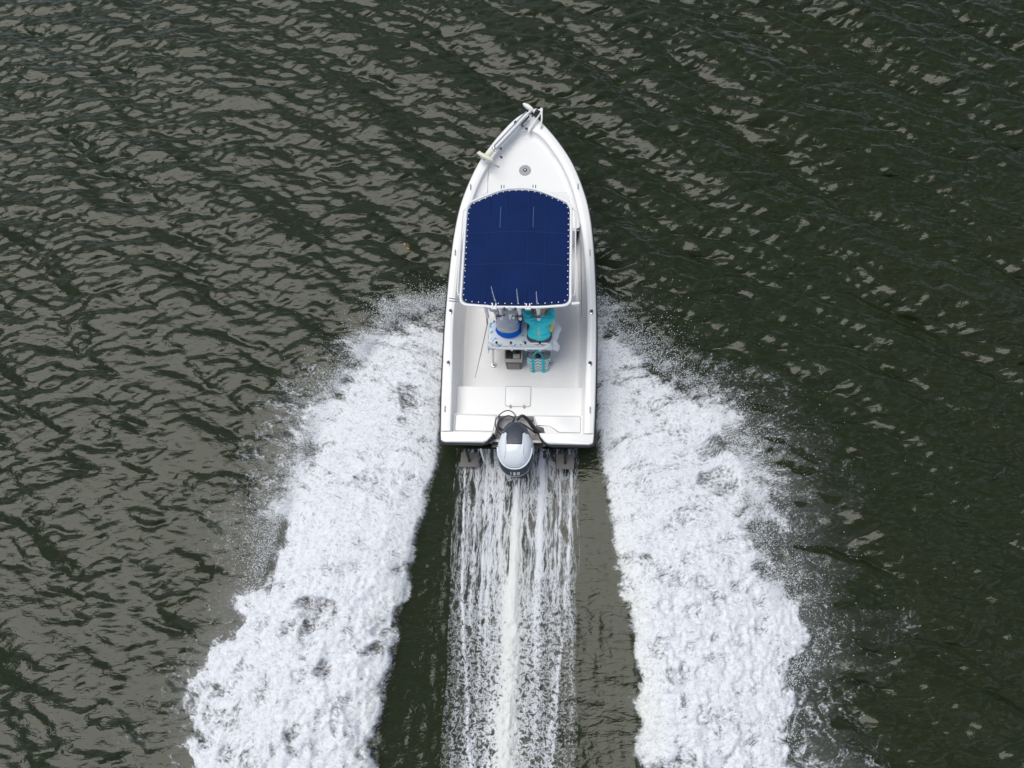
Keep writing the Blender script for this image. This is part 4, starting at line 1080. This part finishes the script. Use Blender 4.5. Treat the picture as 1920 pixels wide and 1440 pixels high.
def person(label, hip, chest, neck, head, sh, elb, hnd, knee, foot, hipw, chw, shirt_m, shorts_m, hair_m, armr=1.0, short=True):
    B0 = (hip[0], hip[1], 0.95)
    t = thing('person', label, 'person', B0)
    H_, C, N_, HD = Vector(hip), Vector(chest), Vector(neck), Vector(head)
    body = [('e', H_, (hipw*0.96, 0.12, 0.10)), ('c', [H_, (H_+C)/2, C, N_], (0.10, 0.10, 0.105, 0.052)), ('e', C, (chw*0.93, 0.10, 0.12)),
            ('e', (H_+C)/2, (chw*0.86, 0.10, 0.12)), ('c', [N_, HD-Vector((0, 0.01, 0.05))], (0.052, 0.05)), ('e', HD, (0.076, 0.096, 0.108)),
            ('e', HD+Vector((0, 0.085, -0.05)), (0.045, 0.03, 0.045)), ('e', HD+Vector((0, 0.102, -0.015)), (0.013, 0.020, 0.022)),
            ('e', HD+Vector((0.078, 0.0, -0.01)), (0.012, 0.02, 0.03)), ('e', HD+Vector((-0.078, 0.0, -0.01)), (0.012, 0.02, 0.03))]
    for i, sg in enumerate((-1, 1)):
        S0, E_, W_ = Vector(sh[i]), Vector(elb[i]), Vector(hnd[i])
        body.append(('c', [C+Vector((sg*0.09, 0.0, 0.07)), S0, (S0+E_)/2, E_, (E_*0.6+W_*0.4), W_], (0.06, 0.056, 0.045, 0.038, 0.038, 0.026)))
        K_, F_ = Vector(knee[i]), Vector(foot[i])
        body.append(('c', [H_+Vector((sg*0.09, 0.02, -0.01)), (H_+K_)/2+Vector((sg*0.05, 0, 0)), K_, (K_+F_)/2-Vector((0, 0.02, 0)), F_], (0.092, 0.08, 0.056, 0.052, 0.036)))
        body.append(('c', [F_+Vector((0, -0.02, -0.01)), F_+Vector((0, 0.09, -0.03)), F_+Vector((0, 0.19, -0.045))], (0.036, 0.034, 0.026)))
        body += hand_parts(W_, W_-E_, -sg)
    o = organic('body', body, [skin], t, B0, 0.0075, 5)
    for sg in (-1, 1):
        m = Mesh(); m.ball(HD+Vector((sg*0.03, 0.086, 0.008)), 0.012, 10, 8); m.build('eye', mat('eye_white', (0.7, 0.7, 0.7), 0.2), t, B0)
    m = Mesh(); m.ball(HD+Vector((0, 0.098, -0.055)), (0.024, 0.010, 0.006), 10, 6); m.build('mouth', mat('lip', (0.35, 0.11, 0.09), 0.5), t, B0)
    organic('hair', [('e', HD+Vector((0, -0.018, 0.022)), (0.084, 0.098, 0.105)), ('e', HD+Vector((0, -0.05, -0.03)), (0.075, 0.06, 0.08))], [hair_m], t, B0, 0.01, 3, wrinkle=0.02)
    up = [('e', C, (chw, 0.118, 0.135)), ('e', (H_*0.5+C*0.5), (chw*0.93, 0.118, 0.13)), ('e', H_*0.82+C*0.18, (hipw*0.93, 0.125, 0.09)), ('c', [(H_*0.7+C*0.3), C, C*0.4+N_*0.6], (0.11, 0.12, 0.072))]
    for i, sg in enumerate((-1, 1)):
        S0, E_ = Vector(sh[i]), Vector(elb[i])
        up.append(('c', [C+Vector((sg*0.09, 0.0, 0.06)), S0, S0*0.35+E_*0.65], (0.075, 0.070, 0.064)))
    organic('shirt', up, [shirt_m], t, B0, 0.011, 5, wrinkle=0.030)
    lw = [('e', H_+Vector((0, -0.005, -0.015)), (hipw*1.04, 0.145, 0.095))]
    for i, sg in enumerate((-1, 1)):
        K_ = Vector(knee[i]); lw.append(('c', [H_+Vector((sg*0.09, 0.02, -0.01)), H_*0.35+K_*0.65+Vector((sg*0.03, 0, 0))], (0.105, 0.086)))
    organic('shorts', lw, [shorts_m], t, B0, 0.011, 5, wrinkle=0.012)
    return t
grey_sh = mat('grey_tshirt', (0.54, 0.55, 0.61), 0.95, 0, 0.06, 9, 0.3, 200, 0.1)
blue_sh = mat('bright_blue_shorts', (0.005, 0.13, 0.60), 0.85, 0, 0.12, 9, 0.3, 120, 0.2)
teal_sh = mat('turquoise_tshirt', (0.08, 0.80, 0.88), 0.9, 0, 0.07, 9, 0.3, 200, 0.1)
# faded yellow print down the back of the turquoise shirt
tt = teal_sh.node_tree; pp = tt.nodes['Principled BSDF']; old = pp.inputs['Base Color'].links[0].from_socket
tc = tt.nodes.new('ShaderNodeTexCoord'); sep = tt.nodes.new('ShaderNodeSeparateXYZ'); tt.links.new(tc.outputs['Object'], sep.inputs[0])
mx_ = math_n(tt, 'LESS_THAN', math_n(tt, 'ABSOLUTE', math_n(tt, 'SUBTRACT', sep.outputs[0], 0.0)), 0.022)
my_ = math_n(tt, 'LESS_THAN', math_n(tt, 'ABSOLUTE', math_n(tt, 'SUBTRACT', sep.outputs[2], 0.31)), 0.13)
mn_ = ramp_n(tt, noise_n(tt, tc.outputs['Object'], 60, 2), 0.42, 0.52)
pr = node(tt, 'ShaderNodeMix', data_type='RGBA'); pr.inputs['B'].default_value = (0.62, 0.72, 0.40, 1); tt.links.new(old, pr.inputs['A'])
tt.links.new(math_n(tt, 'MULTIPLY', math_n(tt, 'MULTIPLY', mx_, my_), math_n(tt, 'MULTIPLY', mn_, 0.75)), pr.inputs['Factor']); tt.links.new(pr.outputs['Result'], pp.inputs['Base Color'])
person('person in light grey t-shirt and bright blue shorts seated at the left',
       (-0.17, 1.80, 1.03), (-0.19, 1.97, 1.36), (-0.19, 2.06, 1.53), (-0.19, 2.15, 1.66),
       ((-0.37, 1.98, 1.44), (0.0, 1.99, 1.44)), ((-0.45, 2.10, 1.22), (0.06, 2.14, 1.20)), ((-0.28, 2.24, 1.16), (-0.02, 2.26, 1.18)),
       ((-0.32, 2.14, 0.98), (0.0, 2.14, 0.98)), ((-0.30, 2.18, 0.38), (-0.04, 2.18, 0.38)), 0.20, 0.185, grey_sh, blue_sh, mat('brown_hair', (0.06, 0.04, 0.03), 0.8, 0, 0.3, 40))
wt = person('person in turquoise t-shirt leaning forward at the right end of the seat',
       (0.325, 1.69, 1.035), (0.325, 1.80, 1.34), (0.335, 1.87, 1.49), (0.35, 1.97, 1.58),
       ((0.165, 1.82, 1.42), (0.49, 1.82, 1.40)), ((0.11, 2.04, 1.36), (0.53, 2.02, 1.28)), ((0.10, 2.26, 1.30), (0.36, 2.24, 1.20)),
       ((0.20, 2.12, 0.98), (0.46, 2.12, 0.98)), ((0.22, 2.16, 0.38), (0.44, 2.16, 0.38)), 0.195, 0.165, teal_sh, mat('grey_shorts', (0.10, 0.10, 0.12), 0.9), mat('blonde_hair', (0.40, 0.32, 0.24), 0.8, 0, 0.3, 40))

# two orange leaves floating on the left
leaf_m = mat('orange_leaf', (0.42, 0.21, 0.07), 0.6, 0, 0.2, 60)
for k, (x, y, a_, lb) in enumerate(((-1.99, 7.22, 0.4, 'small orange leaf floating left of the boat, the upper one of two'), (-1.93, 7.14, 1.4, 'small orange leaf floating left of the boat, the lower one of two'))):
    m = Mesh(); rows = []
    for j in range(7):
        f = j/6; w = 0.02*math.sin(math.pi*f)**0.8+0.001
        rows.append([(-w, -0.032+0.064*f, 0.008), (0, -0.032+0.064*f, 0.0), (w, -0.032+0.064*f, 0.008)])
    m.loft(rows); z = float(zsamp(np.array([x]), np.array([y]))[0])+0.012
    o = m.build('floating_leaf', leaf_m); o.location = (x, y, z); o.rotation_euler = (0, 0, a_); tag(o, lb, 'leaf')
